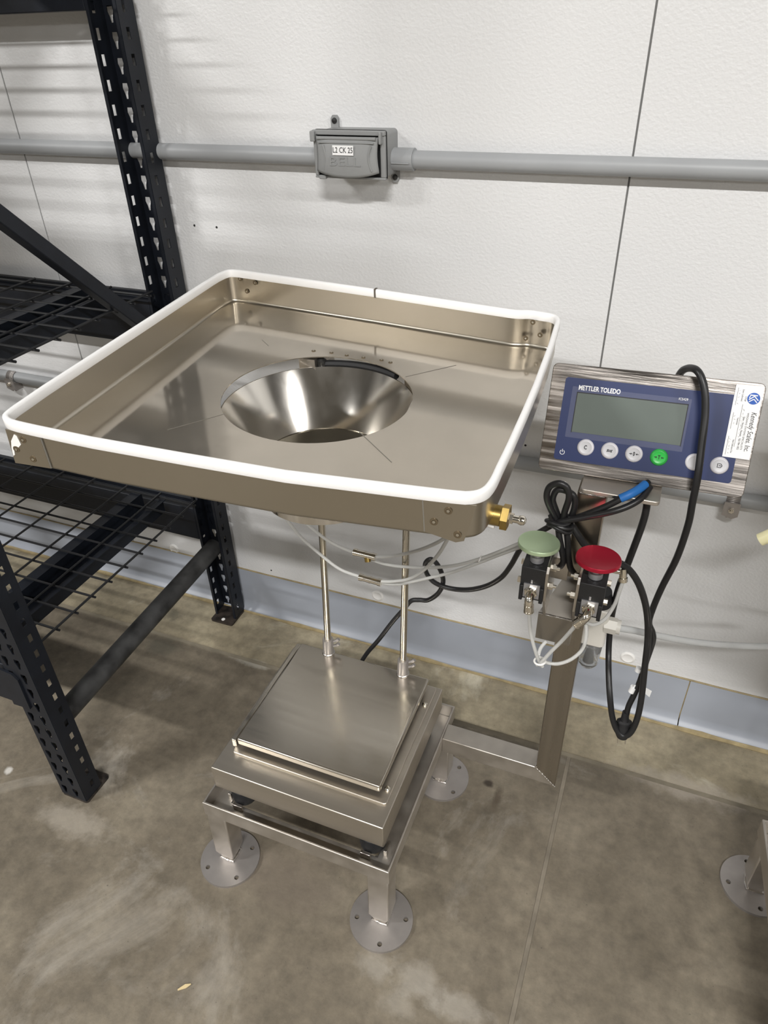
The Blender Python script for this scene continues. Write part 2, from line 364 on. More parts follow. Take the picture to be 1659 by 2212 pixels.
wall = struct(MB().box((X0, WY+0.003, 0), (X1, WY+0.2, CEIL)).build('wall_back', m_backing, smooth=0))
SEAMS = [-6.0, -4.92, -3.70, -2.48, at(40, 290, y=WY).x, at(1362, 370, y=WY).x, 1.14, 2.36, 3.58, 4.80, 6.0]
for i in range(len(SEAMS)-1):
    a, b = SEAMS[i]+0.0014, SEAMS[i+1]-0.0014
    MB().box((a, WY, 0.0), (b, WY+0.003, CEIL)).build('panel', m_panel, wall, bevel=0.0007, smooth=0)
for px, py in ((816, 1286), (1356, 1420), (376, 1185)):
    p = at(px, py, y=WY); MB().lathe([(0.0155, 0), (0.0155, 0.0012), (0.0115, 0.0032), (0.0095, 0.0022), (0, 0.0022)], (p.x, WY, p.z), (0, -1, 0), 24).build('rivet_cap', m_cap, wall)
for px, py in ((420, 487), (468, 491), (1135, 962), (1117, 986), (586, 1232)):
    p = at(px, py, y=WY); MB().cyl((p.x, WY+0.001, p.z), (p.x, WY-0.0006, p.z), 0.0026, 0.002, 12).build('screw_hole', m_hole, wall)
for nm, a, b in (('wall_left', (X0-0.15, Y0, 0), (X0, WY, CEIL)), ('wall_right', (X1, Y0, 0), (X1+0.15, WY, CEIL)), ('wall_front', (X0, Y0-0.15, 0), (X1, Y0, CEIL))):
    struct(MB().box(a, b).build(nm, m_white, smooth=0))
struct(MB().box((X0, Y0, CEIL), (X1, WY+0.2, CEIL+0.15)).build('ceiling', m_ceil, smooth=0))

# cove base
CT = 0.133
base = struct(MB().box((X0, WY-0.0005, 0.0), (X1, WY+0.004, CT-0.012)).build('baseboard_back', m_backing, smooth=0))
cj = at(1479, 1510, y=WY-0.005).x
prof = [(WY, 0.006), (WY-0.021, 0.006), (WY-0.0205, 0.009), (WY-0.013, 0.015), (WY-0.0075, 0.023), (WY-0.0055, 0.033), (WY-0.005, CT-0.004), (WY-0.003, CT), (WY, CT)]
for a, b in ((X0, cj-0.0012), (cj+0.0012, X1)):
    MB().prism(prof, a, b, lambda y, z, x: (x, y, z)).build('cove_strip', m_cove, base, smooth=40)
MB().box((cj-0.0013, WY-0.0045, 0.0), (cj+0.0013, WY, CT-0.002)).build('caulk_joint', m_caulk, base, smooth=0)
tp = [(X0, WY-0.0015, CT+0.0005)]+[(-3+0.06*i, WY-0.0015, CT+0.0004+0.0006*math.sin(i*1.7)) for i in range(90)]+[(X1, WY-0.0015, CT)]
MB().tube(tp, 0.0022, 6).build('caulk_bead', m_caulk, base)
bp_ = [(X0, WY-0.020, 0.003)]; br = [0.004]
for i in range(120):
    x = -3+0.045*i; w = 0.0048+0.0015*math.sin(i*0.9)+0.0012*math.sin(i*2.3)
    if x > 0.2: w += 0.004*min(1, (x-0.2)/0.15)*(0.75+0.25*math.sin(i))
    bp_.append((x, WY-0.0205, 0.002)); br.append(w)
MB().tube(bp_, 0.005, 8, rad=br).build('caulk_bead', m_caulk, base)

# lamps' housings
for i, (lx, ly, sx, sy, w, c) in enumerate(LAMPS):
    zc = CEIL-0.43
    t = thing('bay_light', (lx, ly, zc), 'white bay light hung under the ceiling behind the camera, %s in the %s row' % (('left', 'middle', 'right')[i % 3], ('nearer', 'farther')[i//3]), 'lamp', 'bay lights under the ceiling')
    MB().prism(rrect(sx+0.04, sy+0.04, 0.02), zc, zc+0.05, lambda x, y, z: (lx+x, ly+y, z)).build('housing', m_lamp, t, bevel=0.01, smooth=30)
    for hx in (-0.4, 0.4): MB().cyl((lx+hx*sx, ly, zc+0.05), (lx+hx*sx, ly, CEIL), 0.004, n=8).build('hanger', m_nickel, t)

# ------------------------------------------------------------------ conduits and outlet box
CYU = WY-0.0165
zu = (at(0, 319, y=CYU).z+at(1659, 364, y=CYU).z)/2
bx = dict(x0=-0.5834, x1=-0.4594, z0=1.0952, z1=1.1650, yf=1.140)
def conduit(xa, xb, z, y, label):
    t = MB().cyl((xa, y, z), (xb, y, z), 0.0134, n=28).build('conduit', m_pvc); tag(t, label, 'conduit'); return t
conduit(X0, bx['x0']+0.004, zu, CYU, 'grey conduit on the wall left of the outlet box, passing behind the rack post')
conduit(bx['x1']+0.03, X1, zu, CYU, 'grey conduit on the wall right of the outlet box, crossing the panel seam')
zl = 0.6005
conduit(X0, X1, zl, CYU, 'lower grey conduit along the wall, behind the tray and the weight indicator')
for px, py, lab in ((26, 822, 'steel conduit clamp on the lower conduit under the upper rack shelf'), (1584, 1080, 'steel conduit clamp on the lower conduit below the weight indicator')):
    p = at(px, py, y=CYU-0.01)
    t = thing('conduit_clamp', (p.x, WY, zl), lab, 'clamp')
    pts = [(p.x, CYU-0.0150*math.cos(a)-0.0, zl+0.0150*math.sin(a)) for a in [math.radians(-88+12*i) for i in range(16)]]
    st = MB()
    for a, b in zip(pts, pts[1:]):
        st.add([(p.x-0.011, a[1], a[2]), (p.x+0.011, a[1], a[2]), (p.x+0.011, b[1], b[2]), (p.x-0.011, b[1], b[2])], [(0, 1, 2, 3)])
    st.build('strap', m_foot, t, solid=0.0016)
    MB().prism([(-0.013, -0.020), (0.004, -0.026), (0.013, -0.020), (0.013, 0.006), (-0.013, 0.006)], CYU-0.020, CYU-0.0175, lambda x, z, y: (p.x+x, y, zl-0.004+z)).build('plate', m_foot, t, smooth=0)
    MB().cyl((p.x, CYU-0.016, zl-0.012), (p.x, CYU-0.024, zl-0.012), 0.0048, n=6).cyl((p.x, CYU-0.024, zl-0.012), (p.x, CYU-0.027, zl-0.012), 0.0026, n=10).build('bolt', m_nickel, t, smooth=30)
    MB().box((p.x-0.004, CYU-0.008, zl-0.036), (p.x-0.001, WY, zl-0.012)).build('bracket', m_foot, t, smooth=0)

B = thing('outlet_box', ((bx['x0']+bx['x1'])/2, WY, bx['z0']), 'grey weatherproof outlet box on the wall conduit with white L2 CK 25 label', 'outlet box')
x0, x1, z0, z1, yf = bx['x0'], bx['x1'], bx['z0'], bx['z1'], bx['yf']
bxc, bzc = (x0+x1)/2, (z0+z1)/2
MB().prism(rrect(x1-x0-0.006, z1-z0-0.004, 0.006, cx=bxc+0.002, cy=bzc), yf+0.010, WY, lambda x, z, y: (x, y, z)).build('box_body', m_boxgrey, B, smooth=30)
MB().prism(rrect(x1-x0+0.001, z1-z0+0.001, 0.004, cx=bxc, cy=bzc), yf+0.0085, yf+0.0105, lambda x, z, y: (x, y, z)).build('gasket', m_gasket, B, smooth=30)
fr = MB()
xi0, xi1, zi0, zi1 = x0+0.0065, x1-0.0085, z0+0.0035, z1-0.007
fr.box((x0-0.001, yf, zi1), (x1, yf+0.008, z1)); fr.box((x0, yf+0.001, z0), (x1, yf+0.008, zi0))
fr.box((xi1, yf+0.002, zi0), (x1, yf+0.008, zi1)); fr.box((x0, yf+0.002, zi0), (xi0, yf+0.008, zi1))
fr.box((x0-0.002, yf-0.006, z1-0.016), (xi0-0.0005, yf+0.004, z1-0.001)); fr.box((xi1+0.0005, yf-0.006, z1-0.018), (x1-0.004, yf+0.004, z1-0.001))
fr.box((x0+0.009, yf-0.004, z0-0.001), (x0+0.021, yf+0.003, z0+0.005))
fr.build('cover_frame', m_boxgrey, B, bevel=0.0012, smooth=30)
# domed flap lid: hinged at the top, belly bulging out towards the lower edge
lid = MB(); nu, nv = 24, 12
for j in range(nv+1):
    v = j/nv
    for i in range(nu+1):
        u = i/nu; s_ = 2*u-1
        pinch = 0.0022*math.sin(math.pi*min(1, v*1.05))*(abs(s_)**3)
        x = (xi0+xi1)/2+s_*((xi1-xi0)/2-0.0004)-math.copysign(pinch, s_)
        zb = zi0+0.009*(1-(1-s_*s_)) if v > 0.999 else 0
        z = zi1-0.0015-v*(zi1-zi0-0.001-0.008*(s_*s_))
        y = yf-0.001-0.0105*math.sin(math.pi*min(v*0.62+0.08, 1))*(1-0.75*abs(s_)**4)
        lid.v.append((x, y, z))
for j in range(nv):
    for i in range(nu):
        a = j*(nu+1)+i; lid.f.append((a, a+1, a+nu+2, a+nu+1)); lid.mi.append(0)
lid.build('flap_lid', m_boxgrey, B, solid=0.0016)
MB().cyl((xi0+0.004, yf-0.0048, zi1-0.0035), (xi1-0.004, yf-0.0048, zi1-0.0035), 0.0026, n=10).build('hinge_bar', m_boxgrey, B)
MB().box((xi0+0.007, yf-0.0085, zi1-0.0105), (xi1-0.007, yf-0.0055, zi1-0.0085)).build('rib', m_boxgrey, B, bevel=0.0006, smooth=30)
for s_ in (-1, 1):
    pp = [(bxc+0.001+s_*(0.0415-0.0045*math.sin(math.pi*k/8)), yf-0.0085-0.0015*math.sin(math.pi*k/8), zi1-0.013-0.036*k/8) for k in range(9)]
    MB().tube(pp, 0.0016, 6).build('rib', m_boxgrey, B)
FB = Matrix.Translation((bxc-0.004, yf-0.0120, zi1-0.0195)) @ Matrix.Rotation(math.radians(-4), 4, 'X')
lb = MB(); lb.box((-0.0180, -0.0006, -0.0070), (0.0180, 0.0, 0.0070)); lb.v = [tuple(FB @ Vector(v)) for v in lb.v]
lab = lb.build('label', m_paper, B, smooth=0); lab['label'] = 'white label reading L2 CK 25'
text_mesh('lettering', 'L2 CK 25', 0.0112, m_ink, lab, FB, 0, 0, 0.0009, 0.0001, sx=0.80)
FB2 = Matrix.Translation((bxc-0.002, yf-0.0119, zi1-0.0365))
text_mesh('lettering', 'BELL', 0.0180, m_boxgrey, B, FB2, 0, 0, 0.0, 0.0011, sx=1.50)['label'] = 'raised cast letters BELL'
def lug(x, z, up):
    sg = 1 if up else -1
    MB().prism([(-0.0068, -0.022*sg), (0.0068, -0.022*sg), (0.0068, 0.003*sg), (0.0035, 0.008*sg), (-0.0035, 0.008*sg), (-0.0068, 0.003*sg)], WY-0.005, WY, lambda a, c, y: (x+a, y, z+c)).build('mounting_lug', m_boxgrey, B, smooth=0)
    MB().lathe([(0, 0), (0.0045, 0), (0.004, 0.002), (0, 0.0026)], (x, WY-0.005, z), (0, -1, 0), 16).build('screw', m_screw, B)
lug(-0.5689, 1.1725, True); lug(-0.4640, 1.0915, False)
MB().cyl((x1-0.002, CYU, zu), (x1+0.034, CYU, zu), 0.0168, n=28).box((x1+0.0, CYU-0.0178, zu-0.0045), (x1+0.030, CYU-0.016, zu-0.0025)).build('conduit_fitting', m_pvc, B)

# ------------------------------------------------------------------ storage rack
def punched(rows_u, z_lo, z_hi, pitch, width, holes, fn, phase=0.0):
    """sheet strip of `width` along u and z_lo..z_hi, with one hole shape per pitch in each (u centre, polygon) column"""
    mb = MB(); n = int((z_hi-z_lo)/pitch)
    cols = sorted(holes, key=lambda h: h[0]); edges = [0.0]
    for a, b in zip(cols, cols[1:]): edges.append((a[0]+b[0])/2)
    edges.append(width)
    for ci, (uc, poly) in enumerate(cols):
        ua, ub = edges[ci], edges[ci+1]
        for k in range(n):
            za, zb = z_lo+k*pitch, z_lo+(k+1)*pitch
            zc = (za+zb)/2
            hp = [(uc+p[0], zc+p[1]) for p in poly]; m_ = len(hp)
            outer = []
            for (hu, hz) in hp:              # project each hole vertex to the cell border along its direction
                du, dz = hu-uc, hz-zc
                t = min([((ub-uc)/du if du > 1e-9 else 1e9), ((ua-uc)/du if du < -1e-9 else 1e9), ((zb-zc)/dz if dz > 1e-9 else 1e9), ((za-zc)/dz if dz < -1e-9 else 1e9)])
                outer.append((uc+du*t, zc+dz*t))
            def per(q):      # position along the cell border, counter-clockwise from the lower right corner
                if abs(q[0]-ub) < 1e-7: return (q[1]-za)/(zb-za)
                if abs(q[1]-zb) < 1e-7: return 1+(ub-q[0])/(ub-ua)
                if abs(q[0]-ua) < 1e-7: return 2+(zb-q[1])/(zb-za)
                return 3+(q[0]-ua)/(ub-ua)
            CR = [(1, (ub, zb)), (2, (ua, zb)), (3, (ua, za)), (4, (ub, za))]
            for i in range(m_):
                j = (i+1) % m_
                a, b = outer[i], outer[j]; o0 = len(mb.v)
                p_, q_ = per(a), per(b)
                if q_ < p_-1e-9: q_ += 4
                mid = [c for k_, c in CR+[(k2+4, c2) for k2, c2 in CR] if p_+1e-9 < k_ < q_-1e-9]
                vs = [fn(*hp[i]), fn(*a)]+[fn(*c) for c in mid]+[fn(*b), fn(*hp[j])]
                mb.add(vs, [tuple(range(len(vs)))])
        # plain strip left above the last full pitch
        ztop = z_lo+n*pitch
        if z_hi-ztop > 1e-4: mb.add([fn(ua, ztop), fn(ub, ztop), fn(ub, z_hi), fn(ua, z_hi)], [(0, 1, 2, 3)])
    return mb
TEAR = [(0.0062, 0.012), (-0.0062, 0.012), (-0.0062, 0.004), (-0.0022, -0.005), (-0.0018, -0.013), (0.0018, -0.013), (0.0024, -0.005), (0.0062, 0.004)]
TEAR_ROUND = [(0.0055, 0.012), (-0.0055, 0.012), (-0.0066, 0.004), (-0.0035, -0.004), (-0.0024, -0.012), (0.0024, -0.012), (0.0035, -0.004), (0.0066, 0.004)]
SQ = [(0.0045, 0.0085), (-0.0045, 0.0085), (-0.0045, -0.0085), (0.0045, -0.0085)]
PITCH = 0.0372
rack = thing('storage_rack', (-0.95, 0.86, 0), 'tall black boltless storage rack with wire shelves, left of the tray', 'rack')
PW, PD = 0.062, 0.043
RX1 = -0.917; RX0 = RX1-PW
def post(ya, yb, label):        # web at ya, flanges reaching to yb
    mb = MB(); sg = 1 if yb > ya else -1; z0_, z1_ = 0.006, 2.4
    web = punched(None, z0_, z1_, PITCH, PW, [(0.013, TEAR_ROUND), (PW-0.0205, TEAR_ROUND)], lambda u, z: (RX0+u, ya, z))
    mb.add(web.v, web.f)
    for x in (RX0, RX1):
        fl_ = punched(None, z0_+0.010, z1_, PITCH, PD, [(PD*0.60, SQ)], lambda u, z, x=x: (x, ya+sg*u, z))
        mb.add(fl_.v, fl_.f); mb.add([(x, ya, z0_), (x, yb, z0_), (x, yb, z0_+0.010), (x, ya, z0_+0.010)], [(0, 1, 2, 3)])
        mb.add([(x, yb, z0_), (x-(0.006 if x == RX1 else -0.006), yb, z0_), (x-(0.006 if x == RX1 else -0.006), yb, z1_), (x, yb, z1_)], [(0, 1, 2, 3)])
    p = mb.build('post', m_blk, rack, solid=0.0018, smooth=0); p['label'] = label
    pl = MB().prism(rrect(PW+0.004, 0.068, 0.006, cx=(RX0+RX1)/2, cy=ya+sg*0.033), 0.0, 0.0055, lambda x, y, z: (x, y, z)).build('foot_plate', m_blkrust, p, smooth=30)
    hl = MB().cyl(((RX0+RX1)/2, ya+sg*0.056, 0.0054), ((RX0+RX1)/2, ya+sg*0.056, 0.0062), 0.005, n=16).build('bolt_hole', m_cap if sg < 0 else m_hole, p)
    return p
FY, BY = 0.5625, 1.182
post(FY, FY+PD, 'black slotted front post'); post(BY, BY-PD, 'black slotted back post against the wall')
for xo in (-2.45,):             # far end frame, out of the picture, carries the beams
    for ya, yb in ((FY, FY+PD), (BY, BY-PD)):
        MB().box((xo-PW, min(ya, yb), 0), (xo, max(ya, yb), 2.4)).build('post', m_blk, rack, smooth=0)
# round lower tube of the end frame
MB().cyl((-0.948, FY+0.02, 0.207), (-0.948, BY-0.03, 0.232), 0.0215, n=24).build('cross_tube', m_blkworn, rack)
# diagonal brace of the end frame (square tube)
def bar(mb, a, b, w, h, up=(0, 0, 1), mi=0):
    a, b = Vector(a), Vector(b); d = (b-a).normalized(); s_ = d.cross(Vector(up)).normalized(); u = s_.cross(d)
    vs = []
    for p in (a, b):
        vs += [p+s_*(w/2)*i+u*(h/2)*j for i, j in ((-1, -1), (1, -1), (1, 1), (-1, 1))]
    return mb.add(vs, [(3, 2, 1, 0), (4, 5, 6, 7), (0, 1, 5, 4), (1, 2, 6, 5), (2, 3, 7, 6), (3, 0, 4, 7)], mi)
bar(MB(), (-0.944, FY+0.025, 1.312), (-0.944, BY-0.035, 0.752), 0.025, 0.025).build('diagonal_brace', m_blk, rack, bevel=0.002)
# beams along x: stepped box section
def beam(y, z_top, face, name='beam', h=0.105, lab=None):
    """face: -1 = outside faces the aisle (front beam), +1 = outside faces the wall"""
    o = face
    pr = [(0.0, z_top), (-o*0.012, z_top), (-o*0.012, z_top-0.012), (-o*0.034, z_top-0.012), (-o*0.034, z_top-h), (0.0, z_top-h)]
    b = MB().prism(pr, -2.45, RX0-0.002, lambda yy, z, x: (x, y+yy, z)).build(name, m_blk, rack, bevel=0.0015, smooth=30)
    if lab: b['label'] = lab
    cx_ = RX0-0.002
    yf_ = FY-0.0012 if o < 0 else BY+0.0012
    MB().prism([(cx_-0.012, z_top-h+0.004), (RX0+0.026, z_top-h+0.006), (RX0+0.028, z_top-0.022), (RX0+0.018, z_top-0.010), (cx_-0.012, z_top-0.006)], yf_, yf_+o*0.004, lambda x, z, yy: (x, yy, z)).build('end_connector', m_blk, b, smooth=0)
    return b
LZ, UZ = 0.390, 0.884
beam(BY-0.009, 0.358, 1); beam(BY-0.009, 0.863, 1)
fbm = beam(FY+0.002, LZ-0.012, -1, lab='black front beam with a slotted end, under the lower shelf')
MB().prism(rrect(0.006, 0.044, 0.002), -0.0005, 0.0008, lambda x, z, y: (-0.994+x, FY+0.0015-y, 0.308+z)).build('slot', m_cap, fbm, smooth=0)
# front beam of the upper shelf sits outside the picture, left of the frame; short rear top beam is in view
beam(FY+0.002, UZ-0.012, -1)
beam(BY-0.009, 1.437, 1)
beam(FY+0.002, 1.435, -1, h=0.105)
# shelf supports, front to back under the wire
def support(x, z, lab=None):
    mb = MB(); ya, yb = FY+0.036, BY-0.075
    pr = [(-0.049, 0.0), (-0.022, 0.0), (-0.022, -0.036), (0.036, -0.036), (0.036, 0.0), (0.049, 0.0), (0.049, -0.002), (0.038, -0.002), (0.038, -0.038), (-0.024, -0.038), (-0.024, -0.002), (-0.049, -0.002)]
    return mb.prism(pr, ya, yb, lambda a, c, y: (x+a, y, z+c)).build('deck_support', m_blk, rack, smooth=0)
support(-1.076, LZ-0.006); support(-1.080, UZ-0.006); support(-1.75, LZ-0.006); support(-1.75, UZ-0.006); support(-1.088, 1.42); support(-1.75, 1.42)
def wire_deck(z, label, yoff=0.0, xo=0.0):
    t = thing('wire_deck', (-1.6, 0.86, z), label, 'shelf', None)
    r = 0.0024; xs = [-0.946+xo-0.0985*i for i in range(15)]
    ys = [0.613+yoff+0.0490*i for i in range(11)]
    wm = MB().cyl((0, ys[0]-0.006, 0), (0, ys[-1]+0.012, 0), r, n=8).build('wire', m_wire); wm.location = (xs[0], 0, z+2*r)
    lm = MB().cyl((xs[-1]-0.01, 0, 0), (xs[0]+0.006, 0, 0), r, n=8).build('wire', m_wire); lm.location = (0, ys[0], z)
    put(wm, t); put(lm, t)
    for x in xs[1:]:
        o = wm.copy(); COL.objects.link(o); o.location = (x, 0, z+2*r)
    for y in ys[1:]:
        o = lm.copy(); COL.objects.link(o); o.location = (0, y, z)
    return t
wire_deck(LZ-0.002, 'black wire shelf deck on the lower rack beams, floor showing through it')
wire_deck(UZ-0.006, 'black wire shelf deck on the middle beams, behind the diagonal brace', 0.0)
wire_deck(1.42, 'black wire shelf deck on the top beams at the upper left corner')

# ------------------------------------------------------------------ scale stand
S = thing('scale_stand', (-0.427, 0.745, 0), 'low stainless steel stand with round floor plates and an upright column on the right', 'stand')
fx0, fx1, fy0, fy1, fz, fh, ft = -0.605, -0.249, 0.5625, 0.926, 0.171, 0.035, 0.004
f = MB()
def angle_rail(mb, a, b):
    mb.box(a, b)
zi = fz-fh+ft
Ro = [(fx0, fy0), (fx1, fy0), (fx1, fy1), (fx0, fy1)]
Ri = [(fx0+ft, fy0+ft), (fx1-ft, fy0+ft), (fx1-ft, fy1-ft), (fx0+ft, fy1-ft)]
Rf = [(fx0+fh, fy0+fh), (fx1-fh, fy0+fh), (fx1-fh, fy1-fh), (fx0+fh, fy1-fh)]
rings = [[(x, y, fz-fh) for x, y in Rf], [(x, y, fz-fh) for x, y in Ro], [(x, y, fz) for x, y in Ro], [(x, y, fz) for x, y in Ri], [(x, y, zi) for x, y in Ri], [(x, y, zi) for x, y in Rf]]
f.add([p for r in rings for p in r], [(k*4+i, k*4+(i+1) % 4, ((k+1) % 6)*4+(i+1) % 4, ((k+1) % 6)*4+i) for k in range(6) for i in range(4)])
f.build('angle_frame', m_frame, S, bevel=0.0012)
def leg_at(cx, cy, fcx, fcy, parent, ang, w=0.019, top=None):
    top = top or (cx, cy)
    mb = MB(); zt, zb = fz-fh+0.002, 0.006
    rings = [(w, zt), (w, 0.030), (w*0.9, 0.024), (w*0.66, 0.010), (w*0.66, zb)]
    vs = []
    for r, z in rings:
        k_ = (z-zb)/(zt-zb); ux, uy = cx+(top[0]-cx)*k_, cy+(top[1]-cy)*k_
        for sx, sy in ((-1, -1), (1, -1), (1, 1), (-1, 1)): vs.append((ux+sx*r, uy+sy*r, z))
    fs = [(0, 1, 2, 3), tuple(len(vs)-1-i for i in range(4))]
    for k in range(len(rings)-1):
        for i in range(4): fs.append((k*4+i, k*4+(i+1) % 4, k*4+4+(i+1) % 4, k*4+4+i))
    mb.add(vs, fs); l = mb.build('leg', m_frame, parent, bevel=0.0025, smooth=40)
    wr = w*0.66+0.001
    MB().tube([(cx+sx*wr, cy+sy*wr, 0.0075) for sx, sy in ((-1, -1), (0, -1.06), (1, -1), (1.06, 0), (1, 1), (0, 1.06), (-1, 1), (-1.06, 0))], 0.0022, 8, closed=True).build('weld', m_weld, l)
    R_, r_ = 0.0555, 0.0042; N_ = 64; holes = [math.radians(ang+90*k) for k in range(4)]
    # plate with four drilled holes: build as disc sectors with a hole in the middle of each
    pm = MB(); zt_ = 0.006
    for hk in holes:
        hx, hy = 0.043*math.cos(hk), 0.043*math.sin(hk); nh = 16
        # boundary polygon of a 90 degree sector around the hole
        bd = [(0, 0)]+[(R_*math.cos(hk-math.pi/4+math.pi/2*i/14), R_*math.sin(hk-math.pi/4+math.pi/2*i/14)) for i in range(15)]
        def ray_hit(a):
            dx, dy = math.cos(a), math.sin(a); best = 1e9
            for (ax, ay), (bx_, by_) in zip(bd, bd[1:]+bd[:1]):
                ex, ey = bx_-ax, by_-ay; den = dx*ey-dy*ex
                if abs(den) < 1e-12: continue
                t = ((ax-hx)*ey-(ay-hy)*ex)/den; u = ((ax-hx)*dy-(ay-hy)*dx)/den
                if t > 1e-9 and -1e-6 <= u <= 1+1e-6: best = min(best, t)
            return hx+dx*best, hy+dy*best
        angs = sorted([math.atan2(y-hy, x-hx) % (2*math.pi) for x, y in bd]+[2*math.pi*i/nh for i in range(nh)])
        ring_o = [ray_hit(a) for a in angs]; ring_i = [(hx+r_*math.cos(a), hy+r_*math.sin(a)) for a in angs]; k = len(angs)
        vs = [(fcx+x, fcy+y, zt_) for x, y in ring_o]+[(fcx+x, fcy+y, zt_) for x, y in ring_i]+[(fcx+x, fcy+y, 0.0005) for x, y in ring_i]+[(fcx+x, fcy+y, 0.0) for x, y in ring_o]
        fs = []
        for i in range(k):
            j = (i+1) % k
            fs += [(i, j, k+j, k+i), (k+i, k+j, 2*k+j, 2*k+i)]
            if math.hypot(*ring_o[i]) > R_*0.97 and math.hypot(*ring_o[j]) > R_*0.97: fs.append((i, 3*k+i, 3*k+j, j))
        pm.add(vs, fs)
    pm.build('floor_plate', m_foot, l, smooth=30)
    return l
leg_at(-0.580, 0.5735, -0.577, 0.566, S, 47, top=(-0.584, 0.5828)); leg_at(-0.2685, 0.571, -0.268, 0.566, S, 18, top=(-0.2702, 0.5828))
leg_at(-0.258, 0.875, -0.257, 0.876, S, 50); leg_at(-0.580, 0.908, -0.580, 0.908, S, 10)
# arm and column: 38 mm square tube, mitred at the corner
cy0, cy1 = 0.842, 0.880; cxL, cxR = -0.0695, -0.0305; az1 = 0.1715; az0 = az1-0.038; ctop = 0.7735
MB().add([(fx1, cy0, az0), (fx1, cy1, az0), (fx1, cy1, az1), (fx1, cy0, az1), (cxR, cy0, az0), (cxR, cy1, az0), (cxL, cy1, az1), (cxL, cy0, az1)],
         [(0, 1, 2, 3), (4, 7, 6, 5), (0, 4, 5, 1), (1, 5, 6, 2), (2, 6, 7, 3), (3, 7, 4, 0)]).build('arm', m_frame, S, bevel=0.0015)
colm = MB().add([(cxR, cy0, az0), (cxR, cy1, az0), (cxL, cy1, az1), (cxL, cy0, az1), (cxL, cy0, ctop), (cxL, cy1, ctop), (cxR, cy1, ctop), (cxR, cy0, ctop)],
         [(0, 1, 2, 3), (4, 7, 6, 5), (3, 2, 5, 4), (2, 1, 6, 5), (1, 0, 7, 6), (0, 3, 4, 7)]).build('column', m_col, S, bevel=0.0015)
MB().tube([(cxL+0.001, cy0-0.0005, az1), (cxR, cy0-0.0005, az0)], 0.0012, 8).tube([(cxL, cy0, az1+0.001), (cxL-0.0005, cy1, az1+0.001)], 0.0022, 8).build('weld', m_weld, colm)
pa = at(1252, 1058, y=cy0-0.004); pb = at(1425, 1088, y=cy0-0.004)
bk = MB().prism(rrect(pb.x-pa.x, 0.085, 0.006, cx=(pa.x+pb.x)/2, cy=cy0-0.004+0.0425), ctop, ctop+0.0065, lambda x, y, z: (x, y, z)).build('mounting_plate', m_plate, S, bevel=0.001, smooth=30)
bk['label'] = 'flat steel plate on top of the column'
MB().tube([(cxL+0.003, cy0-0.001, ctop-0.001), (cxR-0.003, cy0-0.001, ctop-0.001)], 0.002, 8).build('weld', m_weld, bk)
pd = at(1338, 1048, y=cy0-0.0045)
MB().prism([(-0.007, 0), (-0.003, 0.0022), (0.003, 0.0022), (0.007, 0), (0.003, -0.0022), (-0.003, -0.0022)], 0, 0.0004, lambda x, z, y: (pd.x+x, cy0-0.0041-y, ctop+0.003+z)).build('stamped_mark', m_ink, bk, smooth=0)

# ------------------------------------------------------------------ bench scale
W = thing('bench_scale', (-0.427, 0.739, 0.14), 'square stainless bench scale with a flat weighing plate, sitting on the low stand', 'scale')
bx0, bx1, by0, by1, bz0, bz1 = -0.587, -0.266, 0.586, 0.893, 0.196, 0.250
MB().box((bx0, by0, bz0), (bx1, by1, bz1)).build('housing', m_ssc, W, bevel=0.0018)
qx0, qx1, qy0, qy1 = -0.560, -0.290, 0.634, 0.882
MB().prism(rrect(qx1-qx0+0.022, qy1-qy0+0.016, 0.006, cx=(qx0+qx1)/2+0.003, cy=(qy0+qy1)/2-0.001), bz1, bz1+0.0035, lambda x, y, z: (x, y, z)).build('raised_border', m_ssc, W, bevel=0.0012, smooth=30)
MB().box((qx0+0.012, qy0+0.014, bz1+0.0035), (qx1-0.012, qy1-0.004, 0.270)).build('load_spider', m_gasket, W, smooth=0)
plt = MB().box((qx0, qy0, 0.2655), (qx1, qy1, 0.281)).build('weighing_plate', m_ssb, W, bevel=0.0035, seg=3)
MB().box((qx0-0.013, qy0+0.002, bz1+0.003), (qx0-0.004, qy1+0.004, 0.272)).build('side_strip', m_ssb, W, bevel=0.0015)
for px, py in ((837, 1703), (918, 1520)):
    p = at(px, py, z=bz1+0.006); MB().lathe([(0.005, 0), (0.005, 0.003), (0.003, 0.0055), (0, 0.006)], (p.x, p.y, bz1+0.0035), (0, 0, 1), 16).build('screw', m_nickel, W)
for x, y in ((bx0+0.034, by0+0.032), (bx1-0.034, by0+0.032), (bx0+0.034, by1-0.032), (bx1-0.034, by1-0.032)):
    MB().lathe([(0.014, 0), (0.022, 0.004), (0.0235, 0.020), (0.021, 0.034), (0.012, 0.040), (0.010, 0.062)], (x, y, fz-fh+ft), (0, 0, 1), 24).build('foot', m_gasket, W)
for x, y, sx, sy in ((bx0+0.010, by0+0.026, 1, 0), (bx0+0.036, by0+0.004, 0, 1), (bx1-0.036, by0+0.004, 0, 1), (bx1-0.006, by0+0.026, 1, 0)):
    MB().box((x-0.003-0.006*sy, y-0.003-0.006*sx, fz-fh+ft), (x+0.003+0.006*sy, y+0.003+0.006*sx, fz-fh+ft+0.014)).build('corner_stop', m_ss, W, bevel=0.0008)

